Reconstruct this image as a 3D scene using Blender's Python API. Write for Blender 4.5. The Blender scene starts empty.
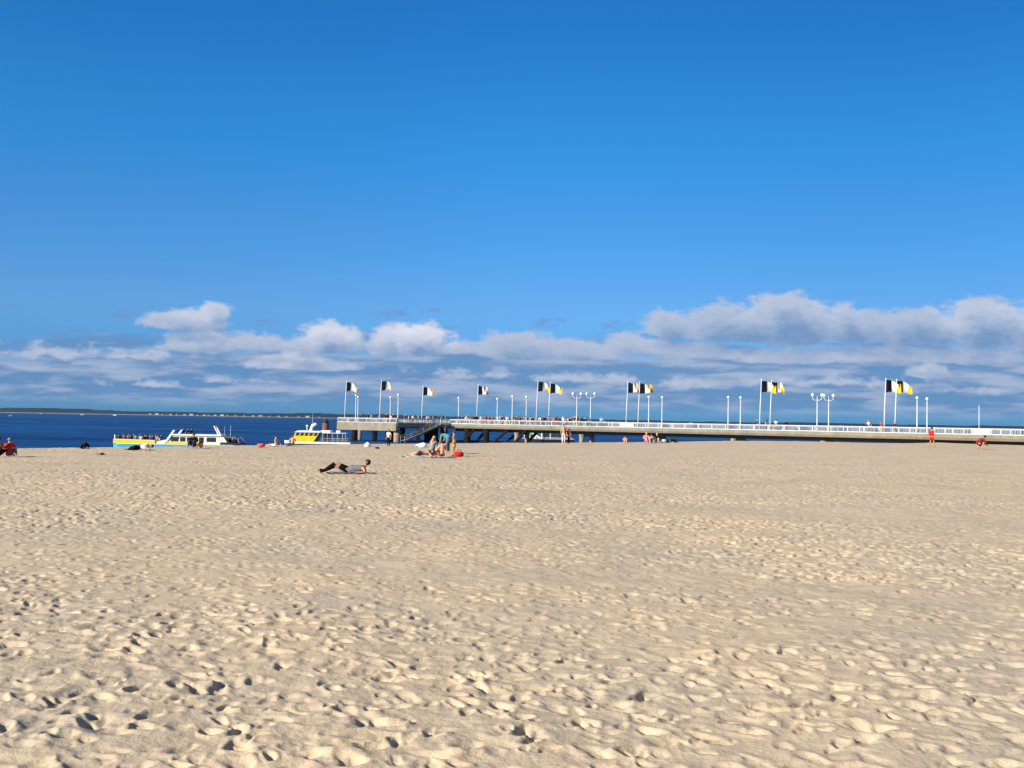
import bpy, bmesh, math, random
import numpy as np
from mathutils import Vector, Matrix
R = math.radians
random.seed(7)
scene = bpy.context.scene
col = scene.collection

# ------------------------------------------------------------------ camera
F = 1050.0
PITCH = math.atan(36.4 / F)
ROLL = math.atan(0.0172)
EYE = Vector((0, 0, 2.0))
fw = Vector((0, math.cos(PITCH), math.sin(PITCH)))
r0 = Vector((1, 0, 0)); u0 = Vector((0, -math.sin(PITCH), math.cos(PITCH)))
rt = r0 * math.cos(ROLL) + u0 * math.sin(ROLL)
up = -r0 * math.sin(ROLL) + u0 * math.cos(ROLL)
cd = bpy.data.cameras.new('camera')
cam = bpy.data.objects.new('camera', cd); col.objects.link(cam)
cd.sensor_width = 36; cd.lens = F * 36 / 1024
cd.clip_start = 0.1; cd.clip_end = 30000
m = Matrix((rt, up, -fw)).transposed().to_4x4(); m.translation = EYE
cam.matrix_world = m
scene.camera = cam

def ray(px, py):
    return fw + rt * ((px - 512) / F) - up * ((py - 384) / F)
def at(px, py, Y):
    d = ray(px, py); return EYE + d * (Y / d.y)
def ground(px, py, z=0.0):
    d = ray(px, py); return EYE + d * ((z - EYE.z) / d.z)

# ------------------------------------------------------------------ helpers
def tag(o, label=None, cat=None, group=None, kind=None):
    if label: o['label'] = label
    if cat: o['category'] = cat
    if group: o['group'] = group
    if kind: o['kind'] = kind
    return o
def empty(name, loc=(0, 0, 0), rz=0.0, label=None, cat=None, group=None):
    o = bpy.data.objects.new(name, None); col.objects.link(o)
    o.location = loc; o.rotation_euler = (0, 0, rz); o.empty_display_size = 0.3
    return tag(o, label, cat, group)
def obj(name, bm, mat, parent=None, smooth=False):
    if isinstance(bm, bmesh.types.BMesh):
        bmesh.ops.recalc_face_normals(bm, faces=bm.faces[:])
        me = bpy.data.meshes.new(name); bm.to_mesh(me); bm.free()
    else:
        me = bm
    if smooth:
        me.polygons.foreach_set('use_smooth', [True] * len(me.polygons))
    mats = mat if isinstance(mat, (list, tuple)) else [mat]
    for q in mats: me.materials.append(q)
    o = bpy.data.objects.new(name, me); col.objects.link(o)
    if parent: o.parent = parent
    return o
def copy_tree(o, parent=None):
    c = o.copy(); col.objects.link(c)
    if parent: c.parent = parent
    for ch in list(o.children): copy_tree(ch, c)
    return c
def NB(): return bmesh.new()
def box(bm, c, s, M=None, mi=0):
    vs = []
    for dz in (-.5, .5):
        for dx, dy in ((-.5, -.5), (.5, -.5), (.5, .5), (-.5, .5)):
            p = Vector((c[0] + dx * s[0], c[1] + dy * s[1], c[2] + dz * s[2]))
            vs.append(bm.verts.new(M @ p if M else p))
    for q in ((0, 3, 2, 1), (4, 5, 6, 7), (0, 1, 5, 4), (1, 2, 6, 5), (2, 3, 7, 6), (3, 0, 4, 7)):
        f = bm.faces.new([vs[i] for i in q]); f.material_index = mi
def bar(bm, p0, p1, w, h, mi=0):
    p0 = Vector(p0); p1 = Vector(p1); d = (p1 - p0); L = d.length; d.normalize()
    s = d.cross(Vector((0, 0, 1)))
    if s.length < 1e-4: s = Vector((1, 0, 0))
    s.normalize(); n = s.cross(d)
    vs = []
    for p in (p0, p1):
        for a, b in ((-1, -1), (1, -1), (1, 1), (-1, 1)):
            vs.append(bm.verts.new(p + s * (a * w / 2) + n * (b * h / 2)))
    for q in ((0, 3, 2, 1), (4, 5, 6, 7), (0, 1, 5, 4), (1, 2, 6, 5), (2, 3, 7, 6), (3, 0, 4, 7)):
        f = bm.faces.new([vs[i] for i in q]); f.material_index = mi
def tube(bm, pts, rads, seg=10):
    pts = [Vector(p) for p in pts]
    if not isinstance(rads, (list, tuple)): rads = [rads] * len(pts)
    rings = []
    for i, p in enumerate(pts):
        d = (pts[min(i + 1, len(pts) - 1)] - pts[max(i - 1, 0)]).normalized()
        s = d.cross(Vector((0, 1, 0.01)))
        if s.length < 1e-3: s = d.cross(Vector((1, 0, 0)))
        s.normalize(); n = s.cross(d)
        rings.append([bm.verts.new(p + (s * math.cos(t) + n * math.sin(t)) * rads[i])
                      for t in [2 * math.pi * k / seg for k in range(seg)]])
    for a, b in zip(rings, rings[1:]):
        for k in range(seg):
            bm.faces.new((a[k], a[(k + 1) % seg], b[(k + 1) % seg], b[k]))
    bm.faces.new(rings[0][::-1]); bm.faces.new(rings[-1])
def sphere(bm, c, r, sx=1, sy=1, sz=1, u=12, v=8):
    M = Matrix.Translation(Vector(c)) @ Matrix.Diagonal((sx, sy, sz, 1))
    bmesh.ops.create_uvsphere(bm, u_segments=u, v_segments=v, radius=r, matrix=M)
def prism(bm, poly, y0, y1, mi=0):
    """outline in (x, z) pushed from y0 to y1"""
    a = [bm.verts.new((x, y0, z)) for x, z in poly]; b = [bm.verts.new((x, y1, z)) for x, z in poly]
    fs = [bm.faces.new(a), bm.faces.new(b[::-1])]
    n = len(poly)
    for i in range(n): fs.append(bm.faces.new((a[i], b[i], b[(i + 1) % n], a[(i + 1) % n])))
    for f in fs: f.material_index = mi

# ------------------------------------------------------------------ materials
MATS = {}
def mat(name, c, rough=.6, var=.12, scale=6.0, spec=.35, metal=0.0, bump=0.0):
    if name in MATS: return MATS[name]
    M = bpy.data.materials.new(name); M.use_nodes = True
    nt = M.node_tree; b = nt.nodes['Principled BSDF']
    tc = nt.nodes.new('ShaderNodeTexCoord')
    nz = nt.nodes.new('ShaderNodeTexNoise'); nz.inputs['Scale'].default_value = scale; nz.inputs['Detail'].default_value = 5
    nt.links.new(tc.outputs['Object'], nz.inputs['Vector'])
    mx = nt.nodes.new('ShaderNodeMix'); mx.data_type = 'RGBA'
    mx.inputs[6].default_value = (*[x * (1 - var) for x in c], 1)
    mx.inputs[7].default_value = (*[min(1, x * (1 + var)) for x in c], 1)
    nt.links.new(nz.outputs['Fac'], mx.inputs[0])
    nt.links.new(mx.outputs[2], b.inputs['Base Color'])
    b.inputs['Roughness'].default_value = rough
    b.inputs['Specular IOR Level'].default_value = spec
    b.inputs['Metallic'].default_value = metal
    if bump:
        bp = nt.nodes.new('ShaderNodeBump'); bp.inputs['Strength'].default_value = bump
        bp.inputs['Distance'].default_value = .05
        nt.links.new(nz.outputs['Fac'], bp.inputs['Height']); nt.links.new(bp.outputs[0], b.inputs['Normal'])
    MATS[name] = M
    return M
white = mat('white_paint', (.60, .61, .62), .5, .12, 1.6)
railpaint = mat('rail_paint', (.47, .48, .49), .55, .12, 1.2)
offwhite = mat('offwhite_paint', (.66, .66, .65), .6, .12, 2)
concrete = mat('beige_concrete', (.185, .168, .135), .9, .42, .7, .2, 0, .4)
greyconc = mat('grey_concrete', (.20, .185, .16), .9, .3, .9, .2, 0, .4)
darkconc = mat('shade_toned_concrete', (.05, .046, .04), .95, .3, 1.0, .1)  # concrete darkened in its colour to stand for the shade under the deck
pilemat = mat('weathered_pile', (.24, .19, .14), .9, .4, 1.5, .2, 0, .5)
darkpile = mat('dark_timber', (.012, .011, .010), .95, .4, 1.5, .05)  # near-black tone for the dark piles, fender wall and braces
planks = mat('deck_planks', (.30, .25, .19), .85, .25, 2)
yellow = mat('yellow_paint', (.66, .46, .012), .4, .06)
turq = mat('turquoise_paint', (.05, .34, .46), .4, .08)
black = mat('black_paint', (.012, .012, .014), .5, .2)
navy = mat('navy_cloth', (.006, .007, .016), .95, .15, 6, .05)
wcloth = mat('white_cloth', (.58, .58, .60), .85, .04)
ycloth = mat('yellow_cloth', (.55, .36, .008), .85, .05)
glass = mat('tinted_window', (.015, .03, .05), .08, .1, 3, .6)
grey = mat('grey_metal', (.35, .37, .4), .4, .1, 4, .5, .3)
rust = mat('rusty_steel', (.14, .065, .04), .85, .4, 2)
globe = mat('opal_globe', (.72, .74, .77), .25, .03)
seaweed = mat('dark_seaweed', (.03, .025, .015), .9, .4, 20)
cloth = {
    'red': (.52, .018, .018), 'orangered': (.62, .07, .04), 'white': (.60, .60, .62), 'black': (.007, .007, .009),
    'navy': (.02, .03, .075), 'blue': (.04, .14, .34), 'teal': (.05, .22, .28), 'grey': (.22, .22, .24),
    'lilac': (.15, .145, .20), 'yellow': (.75, .52, .06), 'pink': (.62, .25, .27), 'coral': (.55, .10, .11), 'brown': (.12, .06, .035),
    'beige': (.46, .38, .28), 'orange': (.62, .22, .03), 'slate': (.10, .13, .18), 'darkred': (.18, .02, .03)}
def CM(k): return mat('fabric_' + k, cloth[k], .95, .12, 9, .06)
skins = [mat('skin_light', (.50, .295, .20), .6, .06), mat('skin_tanned', (.38, .205, .13), .6, .06), mat('skin_rosy', (.52, .28, .205), .6, .06), mat('skin_brown', (.22, .11, .07), .6, .06)]
hairs = {'dark': mat('hair_dark', (.014, .010, .008), .6), 'brown': mat('hair_brown', (.06, .032, .016), .6), 'blond': mat('hair_blond', (.42, .25, .09), .6), 'grey': mat('hair_grey', (.14, .14, .15), .7)}
eyemat = mat('eye_dark', (.02, .015, .012), .2)

# ------------------------------------------------------------------ numpy noise
def hsh(ix, iy, k):
    n = (ix.astype(np.int64) * 374761393 + iy.astype(np.int64) * 668265263 + k * 974711) & 0x7fffffff
    n = ((n ^ (n >> 13)) * 1274126177) & 0x7fffffff
    n = ((n ^ (n >> 15)) * 2246822519) & 0x7fffffff
    n = n ^ (n >> 11)
    return (n & 0xffff) / 65535.0
def vnoise(x, y, k):
    ix = np.floor(x); iy = np.floor(y); fx = x - ix; fy = y - iy
    fx = fx * fx * fx * (fx * (fx * 6 - 15) + 10); fy = fy * fy * fy * (fy * (fy * 6 - 15) + 10)
    a = hsh(ix, iy, k); b = hsh(ix + 1, iy, k); c = hsh(ix, iy + 1, k); d = hsh(ix + 1, iy + 1, k)
    return (a + (b - a) * fx) * (1 - fy) + (c + (d - c) * fx) * fy
def fbm(x, y, k, o=3):
    s = 0; a = .5
    for i in range(o):
        s = s + a * vnoise(x * 2 ** i + 17.3 * i, y * 2 ** i - 9.1 * i, k + i); a *= .5
    return s / (1 - .5 ** o)
def sst(a, b, x):
    t = np.clip((x - a) / (b - a), 0, 1); return t * t * (3 - 2 * t)

# ------------------------------------------------------------------ beach
YC = np.array([-600, 0, 53, 70, 90, 112, 124, 150, 172, 330, 800.])
XC = np.array([-460, -65.5, -28, -16.0, -.8, 25, 40, 60, 75, 200, 560.])
def base_h(X, Y):
    s = (np.interp(Y, YC, XC) - X) * .75
    z = .30 * sst(5, 38, X) * sst(25, 80, Y) * (1 - sst(106, 134, Y)) - .22 * sst(5, 38, X) * sst(112, 140, Y)
    wob = .05 * (fbm(X / 9, Y / 9, 55, 2) - .5) * sst(-14, -2, s) * sst(30, 60, Y)
    fall = np.where(s > 0, np.minimum(s, 45) / 8.5, 0) - .08 * np.exp(-(s / 3.0) ** 2)
    return z + wob - fall
def stamps(X, Y, cell, prob, depth, L, W, k, direc=None):
    h = np.zeros_like(X)
    cx = np.floor(X / cell); cy = np.floor(Y / cell)
    for dx in (-1, 0, 1):
        for dy in (-1, 0, 1):
            ix = cx + dx; iy = cy + dy
            px = (ix + hsh(ix, iy, k)) * cell; py = (iy + hsh(ix, iy, k + 1)) * cell
            an = hsh(ix, iy, k + 2) * 6.283
            if direc is not None: an = direc + (an - 3.14) * .25
            sz = .7 + .6 * hsh(ix, iy, k + 3)
            on = (hsh(ix, iy, k + 4) < prob) * (.35 + .65 * hsh(ix, iy, k + 5))
            ex = X - px; ey = Y - py
            ca = np.cos(an); sa = np.sin(an)
            a = (ex * ca + ey * sa) / (L * sz); b = (-ex * sa + ey * ca) / (W * sz)
            b = b * (1 + .25 * np.clip(a, -1, 1))                    # heel narrower than ball
            q2 = a * a + b * b
            q = np.sqrt(q2)
            pit = -(1 - sst(.45, 1.08, q)) * (1 + .35 * np.clip(a, -1, 1))
            rim = .42 * np.exp(-((q - 1.32) / .30) ** 2) * (.55 + .45 * np.clip(-a, -1, 1.2))
            h += on * depth * (pit + rim)
    return h
def sand_h(X, Y):
    D = np.hypot(X, Y)
    h = base_h(X, Y)
    h = h + (.07 * (fbm(X / 3.2, Y / 3.2, 3, 3) - .5) + .036 * (fbm(X / .6, Y / .6, 11, 3) - .5)) * (1 - .55 * sst(40, 75, D))
    wx = X + .10 * (fbm(X / .22, Y / .22, 21, 2) - .5); wy = Y + .10 * (fbm(X / .22, Y / .22, 31, 2) - .5)
    mk = sst(.34, .62, fbm(X / 5.5 + 4, Y / 4.0 + 2, 41, 3) + .16 * sst(3, -6, X) * sst(16, 7, Y))
    st = np.zeros_like(X)
    sel = (D < 75) & (D > 1.0)
    x = wx[sel]; y = wy[sel]; mm = mk[sel]
    fade = .52 + .48 * mm
    st[sel] = (stamps(x, y, .27, .85, .032, .105, .056, 100) * fade
               + stamps(x, y, .46, .65, .021, .19, .11, 200) * (.15 + .85 * mm)
               + stamps(x, y, .20, .5, .022, .07, .045, 300) * fade)
    for k_, (y0_, sl, am, wl) in enumerate(((9.4, .16, .5, 3.1), (12.6, -.22, .8, 5.2), (13.5, -.20, .8, 5.2), (18.5, .30, 1.2, 7.0), (26, -.15, 1.5, 9.0))):   # drag lines scuffed smooth
        st = st * (1 - .55 * np.exp(-((Y - (y0_ + sl * X + am * np.sin(X / wl + k_))) / (.22 + .02 * y0_)) ** 2))
    h = h + st * (1 + .25 * sst(10, 22, D)) * (1 - .20 * sst(40, 75, D))
    sm = np.zeros_like(X); s2 = D < 30
    sm[s2] = .016 * (fbm(X[s2] / .10, Y[s2] / .10, 61, 3) - .5) * (.3 + .7 * mk[s2])
    h = h + sm
    # a shallow tyre track crossing the left of the beach
    t = Y - (15.3 + .10 * X + .25 * np.sin(X / 5))
    for off in (-.75, .75):
        tt = t - off
        h = h + .5 * sst(2.5, -3, X) * vnoise(X / 1.4, Y / 3, 77) * (-.022 * np.exp(-(tt / .12) ** 2) + .012 * np.exp(-((np.abs(tt) - .24) / .08) ** 2) + .010 * np.exp(-(tt / .14) ** 2) * np.sin(X * 38 + tt * 10 + 6 * vnoise(X / .5, Y / .5, 78)))
    return h
def make_beach():
    dense = np.radians(np.linspace(-36, 36, 1060))
    coarse = np.radians(np.linspace(36, 324, 150)[1:-1])
    th = np.concatenate([dense, coarse]); nth = len(th)
    d = np.concatenate([[.25, .8, 1.6], np.exp(np.linspace(math.log(2.6), math.log(110), 1180)), np.exp(np.linspace(math.log(110), math.log(760), 120))[1:]])
    nd = len(d)
    T, D = np.meshgrid(th, d)
    X = (D * np.sin(T)).ravel(); Y = (D * np.cos(T)).ravel()
    Z = sand_h(X, Y)
    co = np.stack([X, Y, Z], 1).astype(np.float32)
    i = np.arange(nd - 1)[:, None]; j = np.arange(nth)[None, :]
    j2 = (j + 1) % nth
    q = np.stack([i * nth + j, i * nth + j2, (i + 1) * nth + j2, (i + 1) * nth + j], -1).reshape(-1, 4)[:, ::-1]
    me = bpy.data.meshes.new('beach')
    me.vertices.add(len(co)); me.vertices.foreach_set('co', co.ravel())
    me.loops.add(q.size); me.loops.foreach_set('vertex_index', q.ravel().astype(np.int32))
    me.polygons.add(len(q)); me.polygons.foreach_set('loop_start', (np.arange(len(q)) * 4).astype(np.int32))
    me.polygons.foreach_set('use_smooth', np.ones(len(q), dtype=bool))
    me.update(calc_edges=True)
    M = bpy.data.materials.new('dry_sand'); M.use_nodes = True
    nt = M.node_tree; b = nt.nodes['Principled BSDF']
    tc = nt.nodes.new('ShaderNodeTexCoord')
    def nz(sc, det=4, rough=.55):
        n = nt.nodes.new('ShaderNodeTexNoise'); n.inputs['Scale'].default_value = sc
        n.inputs['Detail'].default_value = det; n.inputs['Roughness'].default_value = rough
        nt.links.new(tc.outputs['Object'], n.inputs['Vector']); return n
    n1 = nz(.35, 5); n2 = nz(3.2, 4); n3 = nz(160, 2)
    r1 = nt.nodes.new('ShaderNodeMapRange'); r1.inputs[1].default_value = .38; r1.inputs[2].default_value = .64
    nt.links.new(n1.outputs['Fac'], r1.inputs[0])
    mx = nt.nodes.new('ShaderNodeMix'); mx.data_type = 'RGBA'
    mx.inputs[6].default_value = (.520, .408, .284, 1); mx.inputs[7].default_value = (.445, .368, .280, 1)
    nt.links.new(r1.outputs[0], mx.inputs[0])
    m2 = nt.nodes.new('ShaderNodeMix'); m2.data_type = 'RGBA'; m2.blend_type = 'MULTIPLY'; m2.inputs[0].default_value = 1
    r2 = nt.nodes.new('ShaderNodeValToRGB'); r2.color_ramp.elements[0].color = (.88, .88, .89, 1); r2.color_ramp.elements[1].color = (1.06, 1.06, 1.05, 1)
    r2.color_ramp.elements[0].position = .3; r2.color_ramp.elements[1].position = .7
    nt.links.new(n2.outputs['Fac'], r2.inputs[0])
    nt.links.new(mx.outputs[2], m2.inputs[6]); nt.links.new(r2.outputs[0], m2.inputs[7])
    m3 = nt.nodes.new('ShaderNodeMix'); m3.data_type = 'RGBA'; m3.blend_type = 'MULTIPLY'; m3.inputs[0].default_value = 1
    r3 = nt.nodes.new('ShaderNodeValToRGB'); r3.color_ramp.elements[0].color = (.8, .79, .78, 1); r3.color_ramp.elements[1].color = (1.12, 1.12, 1.12, 1)
    r3.color_ramp.elements[0].position = .32; r3.color_ramp.elements[1].position = .62
    nt.links.new(n3.outputs['Fac'], r3.inputs[0])
    nt.links.new(m2.outputs[2], m3.inputs[6]); nt.links.new(r3.outputs[0], m3.inputs[7])
    nt.links.new(m3.outputs[2], b.inputs['Base Color'])
    b.inputs['Roughness'].default_value = .95; b.inputs['Specular IOR Level'].default_value = .12
    n4 = nz(26, 5, .65)
    bp = nt.nodes.new('ShaderNodeBump'); bp.inputs['Strength'].default_value = .55; bp.inputs['Distance'].default_value = .02
    nt.links.new(n4.outputs['Fac'], bp.inputs['Height'])
    bp2 = nt.nodes.new('ShaderNodeBump'); bp2.inputs['Strength'].default_value = .4; bp2.inputs['Distance'].default_value = .004
    nt.links.new(n3.outputs['Fac'], bp2.inputs['Height']); nt.links.new(bp.outputs[0], bp2.inputs['Normal'])
    nt.links.new(bp2.outputs[0], b.inputs['Normal'])
    o = obj('beach', me, M); tag(o, kind='structure')
make_beach()
def gz(p):
    return float(base_h(np.array([p[0]]), np.array([p[1]]))[0])
def beach(px, py):
    d = ray(px, py); t = np.arange(4, 190, .05) / d.y
    X, Y, Z = d.x * t, d.y * t, EYE.z + d.z * t
    h = base_h(X, Y); k = np.nonzero(Z <= h)[0]
    k = k[0] if len(k) else int(np.argmax(h - Z))
    return Vector((X[k], Y[k], h[k]))

# ------------------------------------------------------------------ sea
SEA = -2.6
bm = NB()
vs = [bm.verts.new(p) for p in ((-9000, -900, SEA), (9000, -900, SEA), (9000, 9000, SEA), (-9000, 9000, SEA))]
bm.faces.new(vs)
M = bpy.data.materials.new('sea_water'); M.use_nodes = True
nt = M.node_tree; b = nt.nodes['Principled BSDF']
b.inputs['Base Color'].default_value = (.004, .030, .105, 1)
b.inputs['Roughness'].default_value = .22; b.inputs['IOR'].default_value = 1.33; b.inputs['Specular IOR Level'].default_value = .12
tc = nt.nodes.new('ShaderNodeTexCoord')
hh = None
for sc, st, a in ((.05, (1, 1.6, 1), 1.0), (.32, (1, 1.9, 1), .42), (1.5, (1, 1.3, 1), .12)):
    mp = nt.nodes.new('ShaderNodeMapping'); mp.inputs['Scale'].default_value = [sc * k for k in st]; mp.inputs['Rotation'].default_value = (0, 0, .25)
    nt.links.new(tc.outputs['Object'], mp.inputs[0])
    n = nt.nodes.new('ShaderNodeTexNoise'); n.inputs['Scale'].default_value = 1; n.inputs['Detail'].default_value = 4
    nt.links.new(mp.outputs[0], n.inputs['Vector'])
    k = nt.nodes.new('ShaderNodeMath'); k.operation = 'MULTIPLY'; k.inputs[1].default_value = a
    nt.links.new(n.outputs['Fac'], k.inputs[0])
    if hh is None: hh = k
    else:
        s = nt.nodes.new('ShaderNodeMath'); s.operation = 'ADD'
        nt.links.new(hh.outputs[0], s.inputs[0]); nt.links.new(k.outputs[0], s.inputs[1]); hh = s
bp = nt.nodes.new('ShaderNodeBump'); bp.inputs['Strength'].default_value = 1; bp.inputs['Distance'].default_value = 1.6
nt.links.new(hh.outputs[0], bp.inputs['Height']); nt.links.new(bp.outputs[0], b.inputs['Normal'])
# darker and lighter blue streaks mixed into the water colour
mp = nt.nodes.new('ShaderNodeMapping'); mp.inputs['Scale'].default_value = (.010, .035, 1)
nt.links.new(tc.outputs['Object'], mp.inputs[0])
n = nt.nodes.new('ShaderNodeTexNoise'); n.inputs['Scale'].default_value = 1; n.inputs['Detail'].default_value = 5
nt.links.new(mp.outputs[0], n.inputs['Vector'])
mx = nt.nodes.new('ShaderNodeMix'); mx.data_type = 'RGBA'
mx.inputs[6].default_value = (.001, .017, .080, 1); mx.inputs[7].default_value = (.010, .072, .225, 1)
cr_ = nt.nodes.new('ShaderNodeMapRange'); cr_.inputs[1].default_value = .40; cr_.inputs[2].default_value = .60
mp2 = nt.nodes.new('ShaderNodeMapping'); mp2.inputs['Scale'].default_value = (.035, .10, 1); nt.links.new(tc.outputs['Object'], mp2.inputs[0])
nb = nt.nodes.new('ShaderNodeTexNoise'); nb.inputs['Scale'].default_value = 1; nb.inputs['Detail'].default_value = 5; nt.links.new(mp2.outputs[0], nb.inputs['Vector'])
av = nt.nodes.new('ShaderNodeMix'); av.inputs[0].default_value = .55; nt.links.new(n.outputs['Fac'], av.inputs[2]); nt.links.new(nb.outputs['Fac'], av.inputs[3])
nt.links.new(av.outputs[0], cr_.inputs[0]); nt.links.new(cr_.outputs[0], mx.inputs[0])
df = nt.nodes.new('ShaderNodeBsdfDiffuse'); gl = nt.nodes.new('ShaderNodeBsdfGlossy'); ms = nt.nodes.new('ShaderNodeMixShader')
gl.inputs['Roughness'].default_value = .24; gl.inputs['Color'].default_value = (.75, .9, 1, 1); ms.inputs[0].default_value = .13   # reflectance of a choppy sea averaged over its wave slopes
nt.links.new(mx.outputs[2], df.inputs['Color']); nt.links.new(bp.outputs[0], df.inputs['Normal']); nt.links.new(bp.outputs[0], gl.inputs['Normal'])
nt.links.new(df.outputs[0], ms.inputs[1]); nt.links.new(gl.outputs[0], ms.inputs[2]); nt.links.new(ms.outputs[0], nt.nodes['Material Output'].inputs['Surface']); nt.nodes.remove(b)
tag(obj('water', bm, M), kind='structure')

# ------------------------------------------------------------------ far shore
forest = mat('pine_forest', (.006, .012, .020), .95, .5, .02, .1)
farsand = mat('far_sand', (.24, .22, .19), .95, .2, .01, .1)
bm = NB()
rng = np.random.RandomState(4)
xs = np.arange(-6500, 6501, 22.0)
prof = 15 + 9 * (fbm(xs / 900, xs * 0, 5, 3) - .5) * 2 - 4.0 * sst(-500, 3000, xs) + 5 * (rng.rand(len(xs)) - .5) + 4 * (vnoise(xs / 60, xs * 0, 9) - .5)
rows = []
for x, h in zip(xs, prof):
    y = 4950 + 60 * math.sin(x / 700)
    rows.append([bm.verts.new((x, y + dy, SEA + z)) for dy, z in ((0, -1), (18, 1.6), (60, 2.6), (70, h * .8), (120, h), (700, h * 1.1 + 2), (1200, -1))])
for a, c in zip(rows, rows[1:]):
    for i in range(6):
        f = bm.faces.new((a[i], c[i], c[i + 1], a[i + 1])); f.material_index = 1 if i < 2 else 0
tag(obj('hills', bm, [forest, farsand]), kind='structure')
def house(w, h, rm):
    r = empty('house')
    b_ = NB(); box(b_, (0, 0, h / 2), (w, 9, h)); obj('wall', b_, farw, r)
    b_ = NB(); prism(b_, [(-w / 2 - .4, h), (w / 2 + .4, h), (w / 2 - 1.5, h + 2.2), (-w / 2 + 1.5, h + 2.2)], -5, 5); obj('roof', b_, rm, r)
    return r
roofm = mat('far_roof_tiles', (.16, .085, .06), .9)
farw = mat('far_render', (.26, .255, .25), .9)
protoh = [house(13, 4.2, roofm), house(19, 5, farw), house(8, 3.6, roofm)]
hx = [151, 158, 163, 172, 178, 186, 193, 199, 206, 210, 217, 224, 229, 237, 246, 255, 262, 271, 280, 288, 300, 309, 320, 480, 560, 606, 694, 742, 846, 940]
used = [False] * 3
for i, px in enumerate(hx):
    k = [0, 1, 2, 0, 2][i % 5]
    h_ = protoh[k] if not used[k] else copy_tree(protoh[k]); used[k] = True
    x = at(px, 416, 4950).x
    h_.location = (x, 4950 + 60 * math.sin(x / 700) + 32, SEA + 2.1); h_.rotation_euler.z = random.uniform(-.3, .3)
    tag(h_, ['small pale house with tiled roof on the far shore', 'long white block on the far shore', 'tiny white cottage on the far shore'][k], 'house', ['tiled houses on the far shore', 'white blocks on the far shore', 'cottages on the far shore'][k])

# ------------------------------------------------------------------ pier
DN = Vector((-.7695, .6386, 0)); UN = Vector((.6386, .7695, 0))
O = at(917, 428, 154.0)
def PP(a, b, z): return Vector((O.x, O.y, 0)) + DN * a + UN * b + Vector((0, 0, z))
PM = Matrix(((DN.x, UN.x, 0, O.x), (DN.y, UN.y, 0, O.y), (0, 0, 1, 0), (0, 0, 0, 1)))
DECK = 1.08; A0 = -62.0; AJ = 93.0; AE = 110.2; W = 4.3; B0 = -15.4; B1 = 17.0
pier = empty('pier', PP(0, 2, DECK), 0, 'long low pier with white railings running out from the beach to a T-shaped head', 'pier')
PI = Matrix.Translation(-pier.location)
def pobj(name, bm, m, parent=None, smooth=False):
    bmesh.ops.transform(bm, matrix=(PI @ PM) , verts=bm.verts[:])
    return obj(name, bm, m, parent or pier, smooth)
bm = NB(); box(bm, ((A0 + AJ) / 2, W / 2, DECK - .09), (AJ - A0, W + .5, .18)); box(bm, ((AJ + AE) / 2, (B0 + B1) / 2, DECK - .09), (AE - AJ - .004, B1 - B0 - .3, .176)); pobj('deck', bm, planks)
def girder(a0, b0, a1, b1, z0, z1, m_, th=.28):
    bm = NB(); v = Vector((a1 - a0, b1 - b0, 0)); L = v.length; v.normalize(); n = Vector((-v.y, v.x, 0))
    c = Vector(((a0 + a1) / 2, (b0 + b1) / 2, (z0 + z1) / 2))
    Mx = Matrix(((v.x, n.x, 0, c.x), (v.y, n.y, 0, c.y), (0, 0, 1, c.z), (0, 0, 0, 1)))
    h_ = (z1 - z0) / 2; o_ = th / 2; inn = .34        # upstand, then a soffit sloping back under the deck on both faces
    pr = [(-o_, h_), (-o_, -h_ * .15), (-o_ + inn * .55, -h_), (o_ - inn * .55, -h_), (o_, -h_ * .15), (o_, h_)] if th > .5 else [(-o_, h_), (-o_, -h_), (o_, -h_), (o_, h_)]
    A_ = [bm.verts.new(Mx @ Vector((-L / 2, y_, z_))) for y_, z_ in pr]; B_ = [bm.verts.new(Mx @ Vector((L / 2, y_, z_))) for y_, z_ in pr]
    bm.faces.new(A_); bm.faces.new(B_[::-1])
    for q in range(len(pr)): bm.faces.new((A_[q], B_[q], B_[(q + 1) % len(pr)], A_[(q + 1) % len(pr)]))
    # shallow joints standing proud every few metres so the beam is not a plain box
    k = int(L / 5.1)
    for i in range(1, k):
        box(bm, (-L / 2 + i * L / k, 0, h_ * .45), (.16, th + .05, h_ * .9), Mx)
    return pobj('edge_beam', bm, m_)
girder(A0, -.2, AJ, -.2, .26, DECK + .02, concrete, .62)
girder(A0, W + .2, AJ, W + .2, .26, DECK + .02, concrete, .62)
girder(AJ + .1, B0, AE, B0, -.42, DECK + .03, concrete)
girder(AJ + .1, B0 + .2, AJ + .1, -.6, .30, DECK + .02, greyconc)
girder(AE, B0 + .2, AE, B1, -.1, DECK + .02, concrete)
girder(AJ + .1, B1, AE - .2, B1, -.1, DECK + .02, concrete)
girder(AJ + .1, W + .6, AJ + .1, B1 - .2, -.1, DECK + .02, concrete)
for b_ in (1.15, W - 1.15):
    bm = NB(); box(bm, ((A0 + AJ) / 2, b_, -.04), (AJ - A0 - .4, .34, .58)); pobj('longitudinal_beam', bm, darkconc)
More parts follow.
